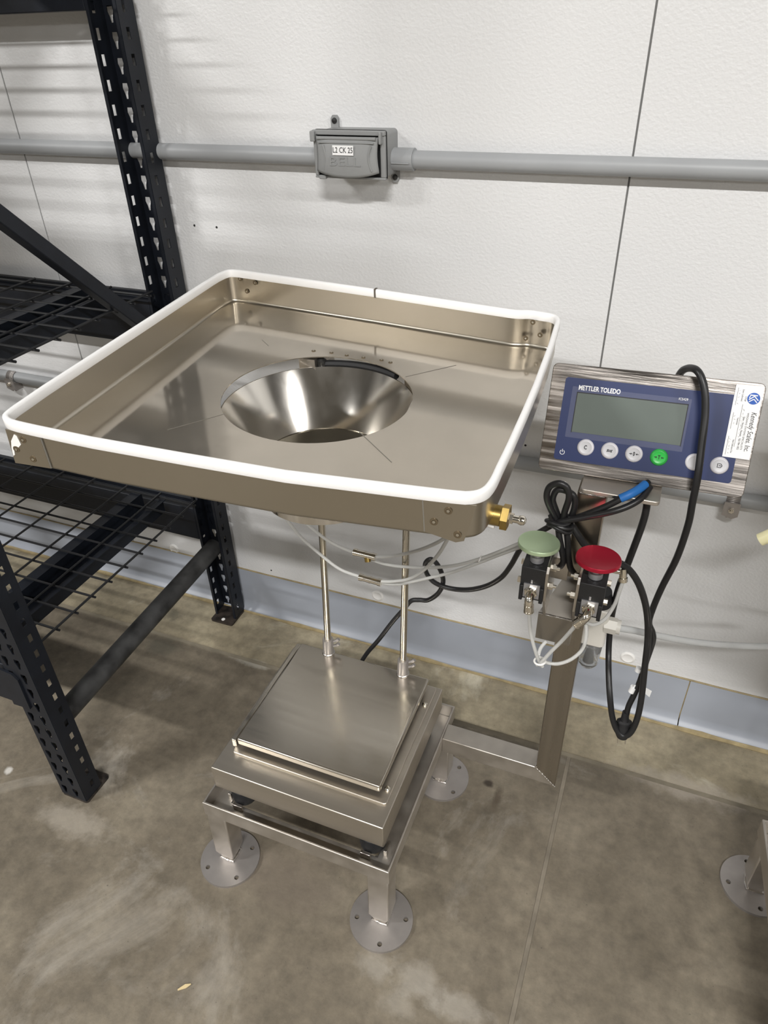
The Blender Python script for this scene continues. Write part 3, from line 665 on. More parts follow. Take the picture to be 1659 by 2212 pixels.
# ------------------------------------------------------------------ filling tray with funnel and rods
T = thing('filling_tray', (-0.41, 0.76, 0.28), 'square stainless filling tray with white edge trim and a round funnel, on two rods', 'tray')
TP0 = Vector((-0.124, 0.531, 0.9395)); TN = Vector((0.031, -0.010, 1)).normalized()
RIM = [(14,902),(28,889),(48,875),(98.6,840),(265,731.5),(430,623.6),(466,600.5),(482,592.5),(495,588.5),(510,588.5),(530,591),(630,605),(811,631),(1060,669),(1110,676.3),(1128,677.3),(1146,677.3),(1168,681),(1190,684.6),(1201,689),(1205,697),(1202,708),(1190,748.5),(1158,835),(1134,892),(1103,962),(1079,1012),(1066,1040),(1052,1059),(1034,1069),(1005,1072.5),(900,1061),(617,1026),(386,986.5),(200,953.5),(84,929),(36,918),(18,911)]
rim3 = [on_plane(px, py, TP0, TN) for px, py in RIM]
tc_ = Vector((-0.41, 0.765, 0))
def offset_in(p, d):            # move a rim point towards the tray centre, squarely
    q = p.copy(); c = Vector((-0.41, 0.767, p.z))
    v = c-q; v.z = 0
    return q+Vector((math.copysign(min(abs(v.x), d), v.x) if abs(v.x) > 0.2 else 0, math.copysign(min(abs(v.y), d), v.y) if abs(v.y) > 0.19 else 0, 0))
def loop_smooth(pts, k=3):
    n = len(pts); out = []
    for i in range(n):
        p0, p1, p2, p3 = pts[i-1], pts[i], pts[(i+1) % n], pts[(i+2) % n]
        # chord-length aware: only smooth short spans, keep long sides straight
        L_ = (p2-p1).length
        for j in range(k):
            t = j/k
            if L_ > 0.06:
                out.append(p1.lerp(p2, t))
            else:
                s0 = min(1.0, L_/max(1e-6, (p1-p0).length)); s3 = min(1.0, L_/max(1e-6, (p3-p2).length))
                t1 = ((p1-p0)*s0+(p2-p1))*0.5; t2 = ((p2-p1)+(p3-p2)*s3)*0.5
                h = t*t*(3-2*t)
                out.append((2*t**3-3*t*t+1)*p1+(t**3-2*t*t+t)*t1+(-2*t**3+3*t*t)*p2+(t**3-t*t)*t2)
    return out
rl = loop_smooth(rim3)
nR = len(rl)
# trim: an upside-down U profile swept along the rim
tm = MB(); prof_t = [(-0.0030, -0.0072), (-0.0034, -0.0065), (-0.0036, 0.0020), (-0.0030, 0.0040), (-0.0015, 0.0050), (0.0015, 0.0050), (0.0030, 0.0040), (0.0036, 0.0020), (0.0034, -0.0065), (0.0030, -0.0072)]
kp = len(prof_t)
for i in range(nR):
    t = (rl[(i+1) % nR]-rl[i-1]); t.z = 0; t.normalize(); nrm = Vector((t.y, -t.x, 0))
    for a, h in prof_t: tm.v.append(tuple(rl[i]+nrm*a+Vector((0, 0, h))))
for i in range(nR):
    j = (i+1) % nR
    for q in range(kp): tm.f.append((i*kp+q, j*kp+q, j*kp+(q+1) % kp, i*kp+(q+1) % kp)); tm.mi.append(0)
tm.build('edge_trim', m_trim, T, smooth=60)
gp = on_plane(811.5, 631, TP0, TN)
MB().box((gp.x-0.0014, gp.y-0.0044, gp.z-0.0078), (gp.x+0.0014, gp.y+0.0044, gp.z+0.0056)).build('trim_joint', m_trimgap, T, smooth=0)
TH = 0.0495
FC = Vector((-0.408, 0.757)); FR_ = 0.125
zpl = lambda x, y: TP0.z-(TN.x*(x-TP0.x)+TN.y*(y-TP0.y))/TN.z
# walls
wl = MB()
levels = [(0.0, 0.003), (0.0, -0.020), (0.0, -TH+0.0050), (0.0, -TH+0.0045), (0.0007, -TH+0.0022), (0.0022, -TH+0.0007), (0.0045, -TH), (0.0050, -TH)]
for i in range(nR):
    t = (rl[(i+1) % nR]-rl[i-1]); t.z = 0; t.normalize(); nrm = Vector((t.y, -t.x, 0))
    if nrm.dot(Vector((FC.x, FC.y, 0))-Vector((rl[i].x, rl[i].y, 0))) < 0: nrm = -nrm
    for a, h in levels: wl.v.append(tuple(rl[i]+nrm*a+Vector((0, 0, h))))
kl = len(levels)
for i in range(nR):
    j = (i+1) % nR
    for q in range(kl-1): wl.f.append((i*kl+q, j*kl+q, j*kl+q+1, i*kl+q+1)); wl.mi.append(0)
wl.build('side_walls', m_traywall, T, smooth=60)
# floor with the round opening
bdp = [Vector(wl.v[i*kl+kl-1]) for i in range(nR)]
fm = MB()
angs = sorted(set([round(math.atan2(p.y-FC.y, p.x-FC.x), 6) for p in bdp]+[round(-math.pi+2*math.pi*i/72, 6) for i in range(72)]))
def hit(a):
    dx, dy = math.cos(a), math.sin(a); best = 1e9
    for p, q in zip(bdp, bdp[1:]+bdp[:1]):
        ex, ey = q.x-p.x, q.y-p.y; den = dx*ey-dy*ex
        if abs(den) < 1e-12: continue
        t = ((p.x-FC.x)*ey-(p.y-FC.y)*ex)/den; u = ((p.x-FC.x)*dy-(p.y-FC.y)*dx)/den
        if t > 0 and -1e-5 <= u <= 1+1e-5: best = min(best, t)
    return FC.x+dx*best, FC.y+dy*best
na = len(angs)
for a in angs:
    ox, oy = hit(a); ix, iy = FC.x+FR_*math.cos(a), FC.y+FR_*math.sin(a)
    fm.v += [(ox, oy, zpl(ox, oy)-TH), (ix, iy, zpl(ix, iy)-TH)]
for i in range(na):
    j = (i+1) % na; fm.f.append((2*i, 2*j, 2*j+1, 2*i+1)); fm.mi.append(0)
fm.build('tray_floor', m_tray, T, solid=0.0014, smooth=0)
zf = zpl(FC.x, FC.y)-TH
cpx, cpy = FC.x+0.001, FC.y-0.002
cone = MB().lathe([(0.0885, 0.808), (0.1275, 0.8885), (0.1290, 0.8885), (0.0905, 0.806), (0.0885, 0.757), (0.0870, 0.757), (0.0885, 0.806)], (cpx, cpy, 0), (0, 0, 1), 120, closed=True).build('funnel', m_cone, T, smooth=12)
cone['label'] = 'polished cone hanging under the tray opening'
MB().lathe([(0, 0.807), (0.088, 0.807), (0.088, 0.804), (0, 0.804)], (cpx, cpy, 0), (0, 0, 1), 64).build('flap', m_flap, cone, smooth=40)
pa_ = at(838, 800, z=0.887)
ang_s = math.radians(28)
MB().tube([(cpx+0.1270*math.cos(ang_s), cpy+0.1270*math.sin(ang_s), 0.887), (cpx+0.0890*math.cos(ang_s), cpy+0.0890*math.sin(ang_s), 0.809)], 0.0009, 6).build('seam', m_weld, cone)
# clamp bar behind the funnel
arc = [(FC.x+0.1335*math.cos(a), FC.y+0.1335*math.sin(a)) for a in [math.radians(60+6*i) for i in range(10)]]
MB().tube([(x, y, zf-0.011) for x, y in arc], 0.0055, 8).build('clamp_bar', m_gasket, T)
MB().lathe([(0, 0), (0.006, 0), (0.0075, 0.004), (0.0075, 0.016), (0.004, 0.019), (0, 0.019)], (arc[-1][0], arc[-1][1], zf-0.021), (0, 0, 1), 16).build('clamp_knob', m_screw, T)
# rods, sockets
rod_xy = []
for (pb_, pt_) in (((712, 1405), (695, 1130)), ((872, 1450), (878, 1142))):
    b = at(*pb_, z=0.281); b.y -= 0.005; tt = at(*pt_, y=b.y-0.004)
    d = (tt-b).normalized()
    top = b+d*((0.862-b.z)/d.z)
    rd = MB().cyl(b+d*0.001, top, 0.0063, n=20).build('rod', m_rod, T); rod_xy.append(top)
    sk = MB().lathe([(0.0068, 0.037), (0.0068, 0.004), (0, 0.004)], b, d, 24).lathe([(0.0105, 0.0), (0.0105, 0.036), (0.0098, 0.0375), (0.0068, 0.0375)], b, d, 24).build('rod_socket', m_foot, T, smooth=40)
    MB().tube([(b.x+0.0108*math.cos(a), b.y+0.0108*math.sin(a), b.z+0.0012) for a in [2*math.pi*i/16 for i in range(16)]], 0.0018, 6, closed=True).build('weld', m_weld, sk)
    for h in (0.018, 0.031):
        p = b+d*h; MB().cyl(p+Vector((0.009, 0.003, 0)), p+Vector((0.0165, 0.006, 0.002)), 0.0028, n=8).cyl(p+Vector((0.0165, 0.006, 0.002)), p+Vector((0.0165, 0.006, 0.002))+Vector((0.004, 0.001, 0.004)), 0.0035, n=8).build('set_screw', m_foot, sk)
# rod bracket joining the rods to the underside of the tray
br_y = (rod_xy[0].y+rod_xy[1].y)/2
MB().box((rod_xy[0].x-0.02, br_y-0.005, zf-0.030), (rod_xy[0].x+0.006, br_y+0.06, zf-0.0008)).build('rod_bracket', m_ss, T)
MB().box((rod_xy[1].x-0.006, br_y-0.005, zf-0.034), (rod_xy[1].x+0.02, br_y+0.06, zf-0.0035)).build('rod_bracket', m_ss, T)
# corner tabs on the front wall and rivets
def front_wall_pt(px, py, off=0.0):
    d = RIGHT*((px-CX)/F_PX)+DOWN*((py-CY)/F_PX)+FWD
    a, b = (on_plane(40, 919, TP0, TN), on_plane(200, 953.5, TP0, TN)) if px < 400 else (on_plane(900, 1061, TP0, TN), on_plane(1003, 1072.5, TP0, TN))
    t = (b-a); t.z = 0; t.normalize(); n = Vector((t.y, -t.x, 0))
    return CAM+d*((a-CAM).dot(n)/d.dot(n))+n*off
def rivet(p, n, r=0.0040):
    rv = MB().lathe([(r, 0), (r, 0.0006), (r*0.55, 0.0008), (r*0.5, 0.0003)], p, n, 16).build('rivet', m_rivet, T)
    MB().lathe([(r*0.45, 0.0003), (r*0.4, 0.0012), (0, 0.0014)], p, n, 10).build('rivet_pin', m_rivetc, rv)
a = on_plane(200, 953.5, TP0, TN); b = on_plane(900, 1061, TP0, TN); t_ = (b-a); t_.z = 0; t_.normalize(); NF = Vector((t_.y, -t_.x, 0))
for quad_, lb_ in (([(14, 925), (88, 942), (112, 1010), (36, 998)], 'corner tab with a smear of white sealant'), ([(915, 1078), (1030, 1090), (1003, 1166), (985, 1169), (919, 1146)], 'corner tab with a ragged lower edge')):
    pp = [front_wall_pt(x, y, 0.0009) for x, y in quad_]; k = len(pp)
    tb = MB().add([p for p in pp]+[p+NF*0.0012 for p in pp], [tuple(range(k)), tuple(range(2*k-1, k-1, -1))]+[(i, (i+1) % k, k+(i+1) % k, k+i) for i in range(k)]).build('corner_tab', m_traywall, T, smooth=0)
    tb['label'] = lb_
    e0, e1 = (quad_[1], quad_[2]) if quad_[0][0] < 400 else (quad_[0], quad_[4])
    bar(MB(), front_wall_pt(*e0, 0.0012), front_wall_pt(*e1, 0.0012), 0.0013, 0.0024).build('tab_edge', m_scribe, tb, smooth=0)
for px, py in ((53, 948), (39, 968), (75, 989.5), (969, 1100.5), (938, 1124), (989, 1152)):
    rivet(front_wall_pt(px, py, 0.0022), NF)
sm = MB(); c0 = [(28, 950), (34, 936), (40, 940), (46, 952), (49, 958), (44, 964), (38, 961), (34, 966), (36, 980), (33, 982), (29, 966)]
pp = [front_wall_pt(x, y, 0.0023) for x, y in c0]; k = len(pp)
sm.add(pp+[p+NF*0.0005 for p in pp], [tuple(range(k)), tuple(range(2*k-1, k-1, -1))]+[(i, (i+1) % k, k+(i+1) % k, k+i) for i in range(k)]).build('sealant_smear', m_cap, T, smooth=0)
# rivets on the back wall
a = on_plane(630, 605, TP0, TN); b = on_plane(1060, 669, TP0, TN); tb_ = (b-a); tb_.z = 0; tb_.normalize(); NB = Vector((tb_.y, -tb_.x, 0))
for px, py in ((521, 601), (553, 609.5), (535.5, 628), (1151.5, 695.5), (1136, 730), (1167, 723)):
    d = RIGHT*((px-CX)/F_PX)+DOWN*((py-CY)/F_PX)+FWD
    p = CAM+d*((a-CAM).dot(NB)/d.dot(NB))+NB*(0.0009 if px > 800 else 0.0032); rivet(p, NB, 0.0038)
FP0 = TP0-Vector((0, 0, TH)); FN = TN
for px, py in ((677.5, 759), (716, 763), (749, 768.5), (785, 773.5), (824, 779), (843.5, 784)):
    rivet(on_plane(px, py, FP0, FN)+FN*0.0008, FN, 0.0030)
for pts in (((362, 930), (486, 895)), ((876, 815), (985, 790)), ((776, 934), (846, 1000)), ((566, 735), (580, 748))):
    p, q = [on_plane(x, y, FP0, FN)+FN*0.0009 for x, y in pts]
    bar(MB(), p, q, 0.0008, 0.0003).build('scribe_line', m_scribe, T, smooth=0)
# brass push fitting through the right hand wall
pA = at(1052, 1108, y=0.585); pB = at(1092, 1117, y=0.585); 
ax = Vector((1, 0.02, -0.03)).normalized()
bf = MB().cyl(pA-ax*0.014, pB-ax*0.004, 0.0108, n=28).cyl(pB-ax*0.0035, pB+ax*0.0035, 0.0135, n=6).build('brass_fitting', m_brass, T, smooth=30)
bf['label'] = 'brass fitting with a plated plunger'
MB().cyl(pB+ax*0.0035, pB+ax*0.0080, 0.0056, n=6).cyl(pB+ax*0.0080, pB+ax*0.0150, 0.0040, n=16).lathe([(0.0044, 0.0135), (0.0052, 0.0160), (0.0046, 0.0190), (0.0022, 0.0208), (0, 0.0212)], pB, ax, 16).build('plunger', m_nickel, bf, smooth=40)
MB().cyl(pA-ax*0.004+Vector((0, 0, -0.0115)), pB-ax*0.010+Vector((0, 0, -0.0125)), 0.0042, n=14).build('white_sleeve', m_cap, bf)

# ------------------------------------------------------------------ weight indicator
IA, IB, IC = [math.radians(v) for v in (-23.705, -0.625, 1.534)]
IM = Matrix.Translation((0, 0.9, 0.851)) @ Matrix.Rotation(IC, 4, 'Z') @ Matrix.Rotation(IB, 4, 'Y') @ Matrix.Rotation(IA, 4, 'X')
I = thing('weight_indicator', tuple(IM.translation), 'steel weight indicator with blue keypad and blank display, on the column', 'indicator')
def loc(mb): mb.v = [tuple(IM @ Vector(v)) for v in mb.v]; return mb
def plate(poly, d0, d1): return loc(MB().prism(poly, d0, d1, lambda x, z, y: (x, -y, z)))
bez = plate(rrect(0.2625, 0.146, 0.0075), -0.0025, 0.0).build('bezel', m_bezel, I, bevel=0.0008, smooth=30)
plate(rrect(0.246, 0.130, 0.006), -0.042, -0.0025).build('housing', m_ss, I, bevel=0.002, smooth=30)
mem = plate(rrect(0.2258, 0.112, 0.004, cx=0.0007, cy=-0.0003), 0.0, 0.0007).build('keypad_membrane', m_blue, I, smooth=0)
mem['label'] = 'blue membrane keypad'
plate(rrect(0.1505, 0.0685, 0.001, cx=-0.0262, cy=0.0100), 0.00075, 0.0009).build('protective_film', m_film, mem, smooth=0)
plate([(-0.0936, -0.0163), (0.0452, -0.0163), (0.0452, 0.0363), (-0.0936, 0.0363)], 0.0009, 0.0013).build('display', m_lcd, I, smooth=0)['label'] = 'blank grey-green liquid crystal display'
for xx0, zz0, xx1, zz1 in ((-0.0947, -0.0172, -0.0936, 0.0374), (0.0452, -0.0172, 0.0462, 0.0374), (-0.0947, 0.0363, 0.0462, 0.0376)):
    plate([(xx0, zz0), (xx1, zz0), (xx1, zz1), (xx0, zz1)], 0.0009, 0.0012).build('display_edge', m_ink, mem, smooth=0)
text_mesh('lettering', 'METTLER TOLEDO', 0.0088, m_inkw, mem, IM, -0.0665, 0.0432, 0.0010, 0.0001, sx=0.74, bold=0.0002)
text_mesh('lettering', 'ICS429', 0.0046, m_inkw, mem, IM, 0.0388, 0.0430, 0.0010, 0.0001, sx=0.86)
# power symbol
pwr = MB(); pc = (-0.1018, -0.0457)
pwr.tube([IM @ Vector((pc[0]+0.0030*math.cos(a), -0.0008, pc[1]+0.0030*math.sin(a))) for a in [math.radians(122+i*296/24) for i in range(25)]], 0.00045, 6)
pwr.tube([IM @ Vector((pc[0], -0.0008, pc[1]+0.0002)), IM @ Vector((pc[0], -0.0008, pc[1]+0.0044))], 0.00045, 6)
pwr.build('power_symbol', m_inkw, mem)
for i, u in enumerate((-0.0720, -0.0404, -0.0091, 0.0225, 0.0662, 0.0963)):
    v = -0.0350; g = (i == 3)
    kb = MB().lathe([(0.0112, 0.0007), (0.0110, 0.0016), (0.0098, 0.0030), (0.0082, 0.0034)], (u, 0, v), (0, -1, 0), 36, cap=False)
    loc(kb); kb.v = [v_ for v_ in kb.v]
    key = kb.build('key', m_gkey if g else m_key, I, smooth=50)
    key['label'] = 'round green tare key' if g else ['round grey key marked C', 'round grey key with two arrows', 'round grey key marked 0 between arrows', '', 'round grey key half behind the cord', 'round grey key with an arrow leaving a frame'][i]
    loc(MB().lathe([(0.0082, 0.0034), (0.0072, 0.0030), (0.0040, 0.0028), (0, 0.0028)], (u, 0, v), (0, -1, 0), 32, cap=False)).build('key_face', m_gkeytop if g else m_keytop, key, smooth=50)
    q = lambda pts, r=0.00042: MB().tube([IM @ Vector((u+a, -0.0031, v+b)) for a, b in pts], r, 6)
    def arrow(mb, x_a, x_b, zz):
        s_ = 1 if x_b > x_a else -1
        mb.tube([IM @ Vector((u+x_a, -0.0031, v+zz)), IM @ Vector((u+x_b, -0.0031, v+zz))], 0.00045, 6)
        mb.add([IM @ Vector((u+x_b+0.0010*s_, -0.0035, v+zz)), IM @ Vector((u+x_b-0.0008*s_, -0.0035, v+zz+0.0014)), IM @ Vector((u+x_b-0.0008*s_, -0.0035, v+zz-0.0014))], [(0, 1, 2)])
    if i == 0: text_mesh('lettering', 'C', 0.0075, m_ink, key, IM, u, v, 0.0032, 0.0002, sx=0.75, bold=0.0002)
    if i == 1:
        mb = MB(); arrow(mb, 0.0034, -0.0026, 0.0008); arrow(mb, -0.0034, 0.0026, -0.0010)
        mb.tube([IM @ Vector((u+0.0036, -0.0031, v+0.0008)), IM @ Vector((u+0.0028, -0.0031, v+0.0016))], 0.0004, 6).tube([IM @ Vector((u-0.0036, -0.0031, v-0.0010)), IM @ Vector((u-0.0028, -0.0031, v-0.0018))], 0.0004, 6)
        mb.build('swap_symbol', m_ink, key)
    if i in (2, 3):
        mb = MB(); arrow(mb, -0.0060, -0.0032, 0); arrow(mb, 0.0060, 0.0032, 0)
        mb.build('arrow_symbol', m_ink, key)
        text_mesh('lettering', '0' if i == 2 else 'T', 0.0072, m_ink, key, IM, u, v, 0.0032, 0.0002, sx=0.7, bold=0.0002)
    if i == 5:
        mb = q([(-0.0005, 0.0024), (-0.0026, 0.0024), (-0.0026, -0.0024), (-0.0005, -0.0024)])
        mb.tube([IM @ Vector((u+a, -0.0031, v+b)) for a, b in ((-0.0005, 0.0024), (0.0014, 0.0024), (0.0030, 0.0), (0.0014, -0.0024), (-0.0005, -0.0024))], 0.00042, 6)
        mb.tube([IM @ Vector((u-0.0010, -0.0031, v)), IM @ Vector((u+0.0018, -0.0031, v))], 0.00042, 6)
        mb.build('exit_symbol', m_ink, key)
# calibration sticker, printed sideways
stk = plate([(0.0972, -0.0228), (0.1292, -0.0231), (0.1290, 0.0694), (0.0967, 0.0691)], 0.0010, 0.0013).build('sticker', m_paper, I, smooth=0)
stk['label'] = 'white calibration sticker printed sideways, reading Kennedy Scales, Inc.'
RS = -math.pi/2; SW = 0.0015
loc(MB().lathe([(0.0073, SW), (0.0073, SW+0.0001), (0, SW+0.0001)], (0.1194, 0, 0.0533), (0, -1, 0), 40)).build('logo_disc', m_logo, stk, smooth=0)
lg = MB()
def strip(mb, pts, w=0.0011):       # sideways monogram strokes (u to the right of the rotated text is -z)
    P = [Vector((0.1194+y, -(SW+0.0003), 0.0533-x)) for x, y in pts]
    for p, q_ in zip(P, P[1:]):
        d = (q_-p).normalized(); n = Vector((d.z, 0, -d.x))*w/2
        mb.add([IM @ (p+n), IM @ (q_+n), IM @ (q_-n), IM @ (p-n)], [(0, 1, 2, 3)])
strip(lg, [(-0.0040, 0.0040), (-0.0040, -0.0046)], 0.0014); strip(lg, [(0.0020, 0.0056), (-0.0030, 0.0005), (0.0018, -0.0052)], 0.0012)
strip(lg, [(0.0048, 0.0046), (0.0006, 0.0004), (0.0044, -0.0048)], 0.0011); strip(lg, [(-0.0040, -0.0040), (0.0, -0.0050)], 0.0010)
lg.build('logo_strokes', m_inkw, stk, smooth=0)
text_mesh('lettering', 'Kennedy Scales, Inc.', 0.0089, m_ink, stk, IM, 0.1233, 0.0118, SW, 0.0001, sx=0.69, rot=RS, shear=0.22)
text_mesh('lettering', 'WEIGHING SYSTEMS SPECIALISTS', 0.0030, m_ink, stk, IM, 0.1168, 0.0118, SW, 0.0001, sx=0.95, rot=RS, spacing=1.12)
text_mesh('lettering', 'Sales - Service - Rentals   763-784-1822', 0.0032, m_ink, stk, IM, 0.1130, 0.0090, SW, 0.0001, sx=0.82, rot=RS)
text_mesh('lettering', 'S.N.#', 0.0033, m_ink, stk, IM, 0.1105, 0.0520, SW, 0.0001, sx=0.8, rot=RS)
text_mesh('lettering', 'Date Calibrated', 0.0029, m_ink, stk, IM, 0.1063, 0.0560, SW, 0.0001, sx=0.8, rot=RS)
text_mesh('lettering', 'Technician', 0.0027, m_ink, stk, IM, 0.1063, 0.0235, SW, 0.0001, sx=0.8, rot=RS)
text_mesh('lettering', 'Next Calibration Due', 0.0027, m_ink, stk, IM, 0.1063, -0.0085, SW, 0.0001, sx=0.72, rot=RS)
for uu, za, zb in ((0.1085, 0.045, -0.009), (0.1000, 0.065, 0.043), (0.1000, 0.034, 0.013), (0.1000, 0.004, -0.020)):
    plate([(uu-0.00015, zb), (uu+0.00015, zb), (uu+0.00015, za), (uu-0.00015, za)], SW-0.0001, SW+0.0001).build('ruled_line', m_ink, stk, smooth=0)
def scrawl(u0, z0_, n, step, seed):
    rnd = random.Random(seed); mb = MB()
    for k in range(n):
        pts = [(u0+rnd.uniform(-0.0014, 0.0016), z0_-k*step-rnd.uniform(0, step*0.7)) for _ in range(4)]
        mb.tube([IM @ Vector((a, -(SW+0.0001), b)) for a, b in pts], 0.00014, 4)
    mb.build('handwriting', m_pencil, stk)
scrawl(0.1020, 0.063, 5, 0.0042, 1); scrawl(0.1106, 0.040, 9, 0.0048, 2); scrawl(0.1020, 0.031, 3, 0.0045, 3); scrawl(0.1020, 0.002, 5, 0.0044, 4)
# lower support of the indicator on its plate
nk = MB(); nk.box((-0.050, 0.012, -0.079), (0.030, 0.030, -0.060)); loc(nk); nk.build('mount_foot', m_ss, I, bevel=0.001)

# ------------------------------------------------------------------ palm button valves on their bracket
BRY = 0.775
# bracket: short square tube under the valves, cut open on a slope, plus two cheek plates
g0 = at(1156, 1377, y=0.790); g1 = at(1229, 1395, y=0.790); g2 = at(1162, 1322, y=0.790); g3 = at(1236, 1341, y=0.790)
gx0, gx1, gz0, gz1 = g0.x, g1.x, (g0.z+g1.z)/2, (g2.z+g3.z)/2
by_f = 0.790
zh = gz1+0.036
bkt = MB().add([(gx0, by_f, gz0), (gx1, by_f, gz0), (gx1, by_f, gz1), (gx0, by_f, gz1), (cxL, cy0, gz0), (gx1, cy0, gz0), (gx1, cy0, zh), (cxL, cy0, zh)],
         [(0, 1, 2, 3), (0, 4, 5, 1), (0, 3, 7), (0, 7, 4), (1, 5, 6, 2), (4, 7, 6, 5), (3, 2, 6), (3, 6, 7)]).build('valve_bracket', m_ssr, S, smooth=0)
MB().tube([(gx0, by_f-0.0005, gz1), (gx1, by_f-0.0005, gz1)], 0.0016, 8).build('weld', m_weld, bkt)
def valve(px_b, py_b, label, mcap, side, yb, r_px, zoff=0):
    c = at(px_b, py_b, y=yb)             # centre of the mushroom cap
    t = thing('palm_button_valve', (c.x, c.y, c.z-0.08), label, 'valve')
    r = r_px
    cap = MB().lathe([(0.004, -0.0052), (r*0.95, -0.0050), (r, -0.0038), (r, 0.0004), (r*0.975, 0.0016), (r*0.93, 0.0014), (r*0.75, 0.0002), (r*0.5, -0.0008), (r*0.25, -0.0014), (0, -0.0016)], c, (0.05*side*0, 0.06, 1), 48).build('palm_button', mcap, t, smooth=40)
    MB().lathe([(0.007, -0.030), (0.007, -0.006)], c, (0, 0, 1), 20).lathe([(0.0095, -0.030), (0.0095, -0.022), (0.007, -0.021)], c, (0, 0, 1), 20).build('stem', m_port, t, smooth=40)
    bw, bd, bh = 0.0165, 0.0185, 0.056
    zt = c.z-0.031; xc = c.x-0.004*0; yc = c.y
    body = MB().box((xc-bw, yc-bd, zt-bh*0.98), (xc+bw, yc+bd, zt)).build('valve_body', m_valve, t, bevel=0.001)
    for xa in (xc-bw, xc+bw-0.005): MB().box((xa, yc-bd-0.004, zt-bh*1.0), (xa+0.005, yc-bd+0.002, zt-0.030)).build('side_rail', m_valve, body, bevel=0.0008)
    for sx in (-0.006, 0.008): MB().cyl((xc+sx, yc-0.010, zt-0.001), (xc+sx, yc-0.010, zt+0.0003), 0.0024, n=12).build('screw_hole', m_hole, body)
    MB().box((xc-0.002, yc-bd-0.0004, zt-0.026), (xc+0.0005, yc-bd, zt-0.020)).build('mark', m_port, body, smooth=0)
    pz = zt-0.038
    MB().box((xc-0.0110, yc-bd-0.0015, pz-0.013), (xc+0.0110, yc-bd, pz+0.011)).build('port_plate', m_port, t, smooth=0)
    el = MB().cyl((xc, yc-bd-0.001, pz), (xc, yc-bd-0.006, pz), 0.0092, n=6).cyl((xc, yc-bd-0.006, pz), (xc, yc-bd-0.009, pz), 0.0078, n=20)
    A = Vector((xc, yc-bd-0.006, pz)); Bq = Vector((xc, yc-bd-0.0155, pz-0.004)); dirn = Vector((-0.015 if side > 0 else 0.002, -0.001, -0.021)).normalized()
    Cq = Bq+dirn*0.020
    el.tube(smooth_path([A, A.lerp(Bq, 0.6), Bq+dirn*0.004, Cq], 5), 0.0060, 16); el.cyl(Bq+dirn*0.009, Cq, 0.0068, n=20).cyl(Cq-dirn*0.001, Cq+dirn*0.0008, 0.0073, n=20)
    el.build('elbow_fitting', m_nickel, t, smooth=40)
    return t, Cq, (xc, yc, zt, bw)
vg, eg, ig = valve(1164.5, 1172, 'valve with a round pale green palm button, left of the red one', m_green, -1, 0.780, 0.0280)
vr, er, ir = valve(1293, 1206, 'valve with a round red palm button, right of the green one', m_red, 1, 0.772, 0.0290)
# cheek plates carrying the valves, part of the stand
for (xc, yc, zt, bw), sg in ((ig, 1), (ir, -1)):
    xp = xc+sg*(bw+0.002)
    ck = MB().prism([(yc-0.014, zt+0.004), (yc-0.019, zt-0.004), (yc-0.019, zt-0.052), (by_f-0.001, gz1-0.004), (cy0, gz1+0.0), (cy0, zt-0.01), (yc+0.02, zt+0.004)], xp-0.002, xp+0.002, lambda y, z, x: (x, y, z)).build('cheek_plate', m_ss, S, bevel=0.0006, smooth=0)
    for yy, zz in ((yc+0.008, zt-0.012), (yc-0.010, zt-0.030)):
        MB().cyl((xp+sg*0.002, yy, zz), (xp+sg*0.0085, yy, zz), 0.0052, n=6).cyl((xp+sg*0.0085, yy, zz), (xp+sg*0.013, yy, zz), 0.0026, n=10).build('hex_nut', m_nickel, ck, smooth=30)
        MB().cyl((xc-sg*bw, yy, zz), (xc-sg*(bw+0.005), yy, zz), 0.0045, n=6).build('bolt_head', m_nickel, ck, smooth=30)
MB().box((ig[0]+ig[3]+0.004, cy0-0.006, zh-0.004), (cxL+0.004, cy0-0.002, zh+0.034)).build('tie_plate', m_ss, S)

# ------------------------------------------------------------------ air filter regulator behind the column
ry = 0.905
rt = at(1290, 1305, y=ry); rb = at(1272, 1436, y=ry)
G = thing('air_filter', (rt.x, ry, rb.z), 'small air filter regulator with a clear bowl, behind the column', 'air filter')
rx = (rt.x+rb.x)/2
MB().lathe([(0.0, 0.0), (0.012, 0.002), (0.0165, 0.010), (0.0185, 0.060), (0.0175, 0.064), (0.015, 0.060), (0.0135, 0.012), (0, 0.006)], (rx, ry, rb.z), (0, 0, 1), 32).build('clear_bowl', m_bowl, G)
MB().cyl((rx, ry, rb.z+0.012), (rx, ry, rb.z+0.050), 0.0085, n=20).build('filter_element', m_gasket, G)
MB().prism(rrect(0.040, 0.040, 0.008), rb.z+0.062, rt.z+0.004, lambda x, y, z: (rx+x, ry+y, z)).build('filter_body', m_offwh, G, bevel=0.002, smooth=30)
MB().lathe([(0.019, 0), (0.019, 0.012), (0.016, 0.026), (0, 0.027)], (rx, ry, rt.z+0.004), (0, 0, 1), 28).build('knob', m_gasket, G)
hx = at(1300, 1345, y=ry-0.01); hx2 = at(1340, 1357, y=ry-0.01)
hz = (hx.z+hx2.z)/2
MB().cyl((rx+0.015, ry-0.01, hz), (hx.x+0.006, ry-0.01, hz), 0.0075, n=20).cyl((hx.x+0.004, ry-0.01, hz), (hx2.x-0.006, ry-0.01, hz), 0.0135, n=6).cyl((hx2.x-0.007, ry-0.01, hz), (hx2.x, ry-0.01, hz), 0.0115, n=24).build('hose_fitting', m_offwh, G, smooth=30)
MB().box((cxR-0.001, ry-0.012, hz+0.004), (rx, ry+0.004, hz+0.016)).build('mount_arm', m_ss, G)

# ------------------------------------------------------------------ cables and tubes
def run(name, pts, r, M, label, cat, group=None, n=14, k=6):
    o = MB().tube(pix_path(pts, k), r, n).build(name, M); tag(o, label, cat, group); return o
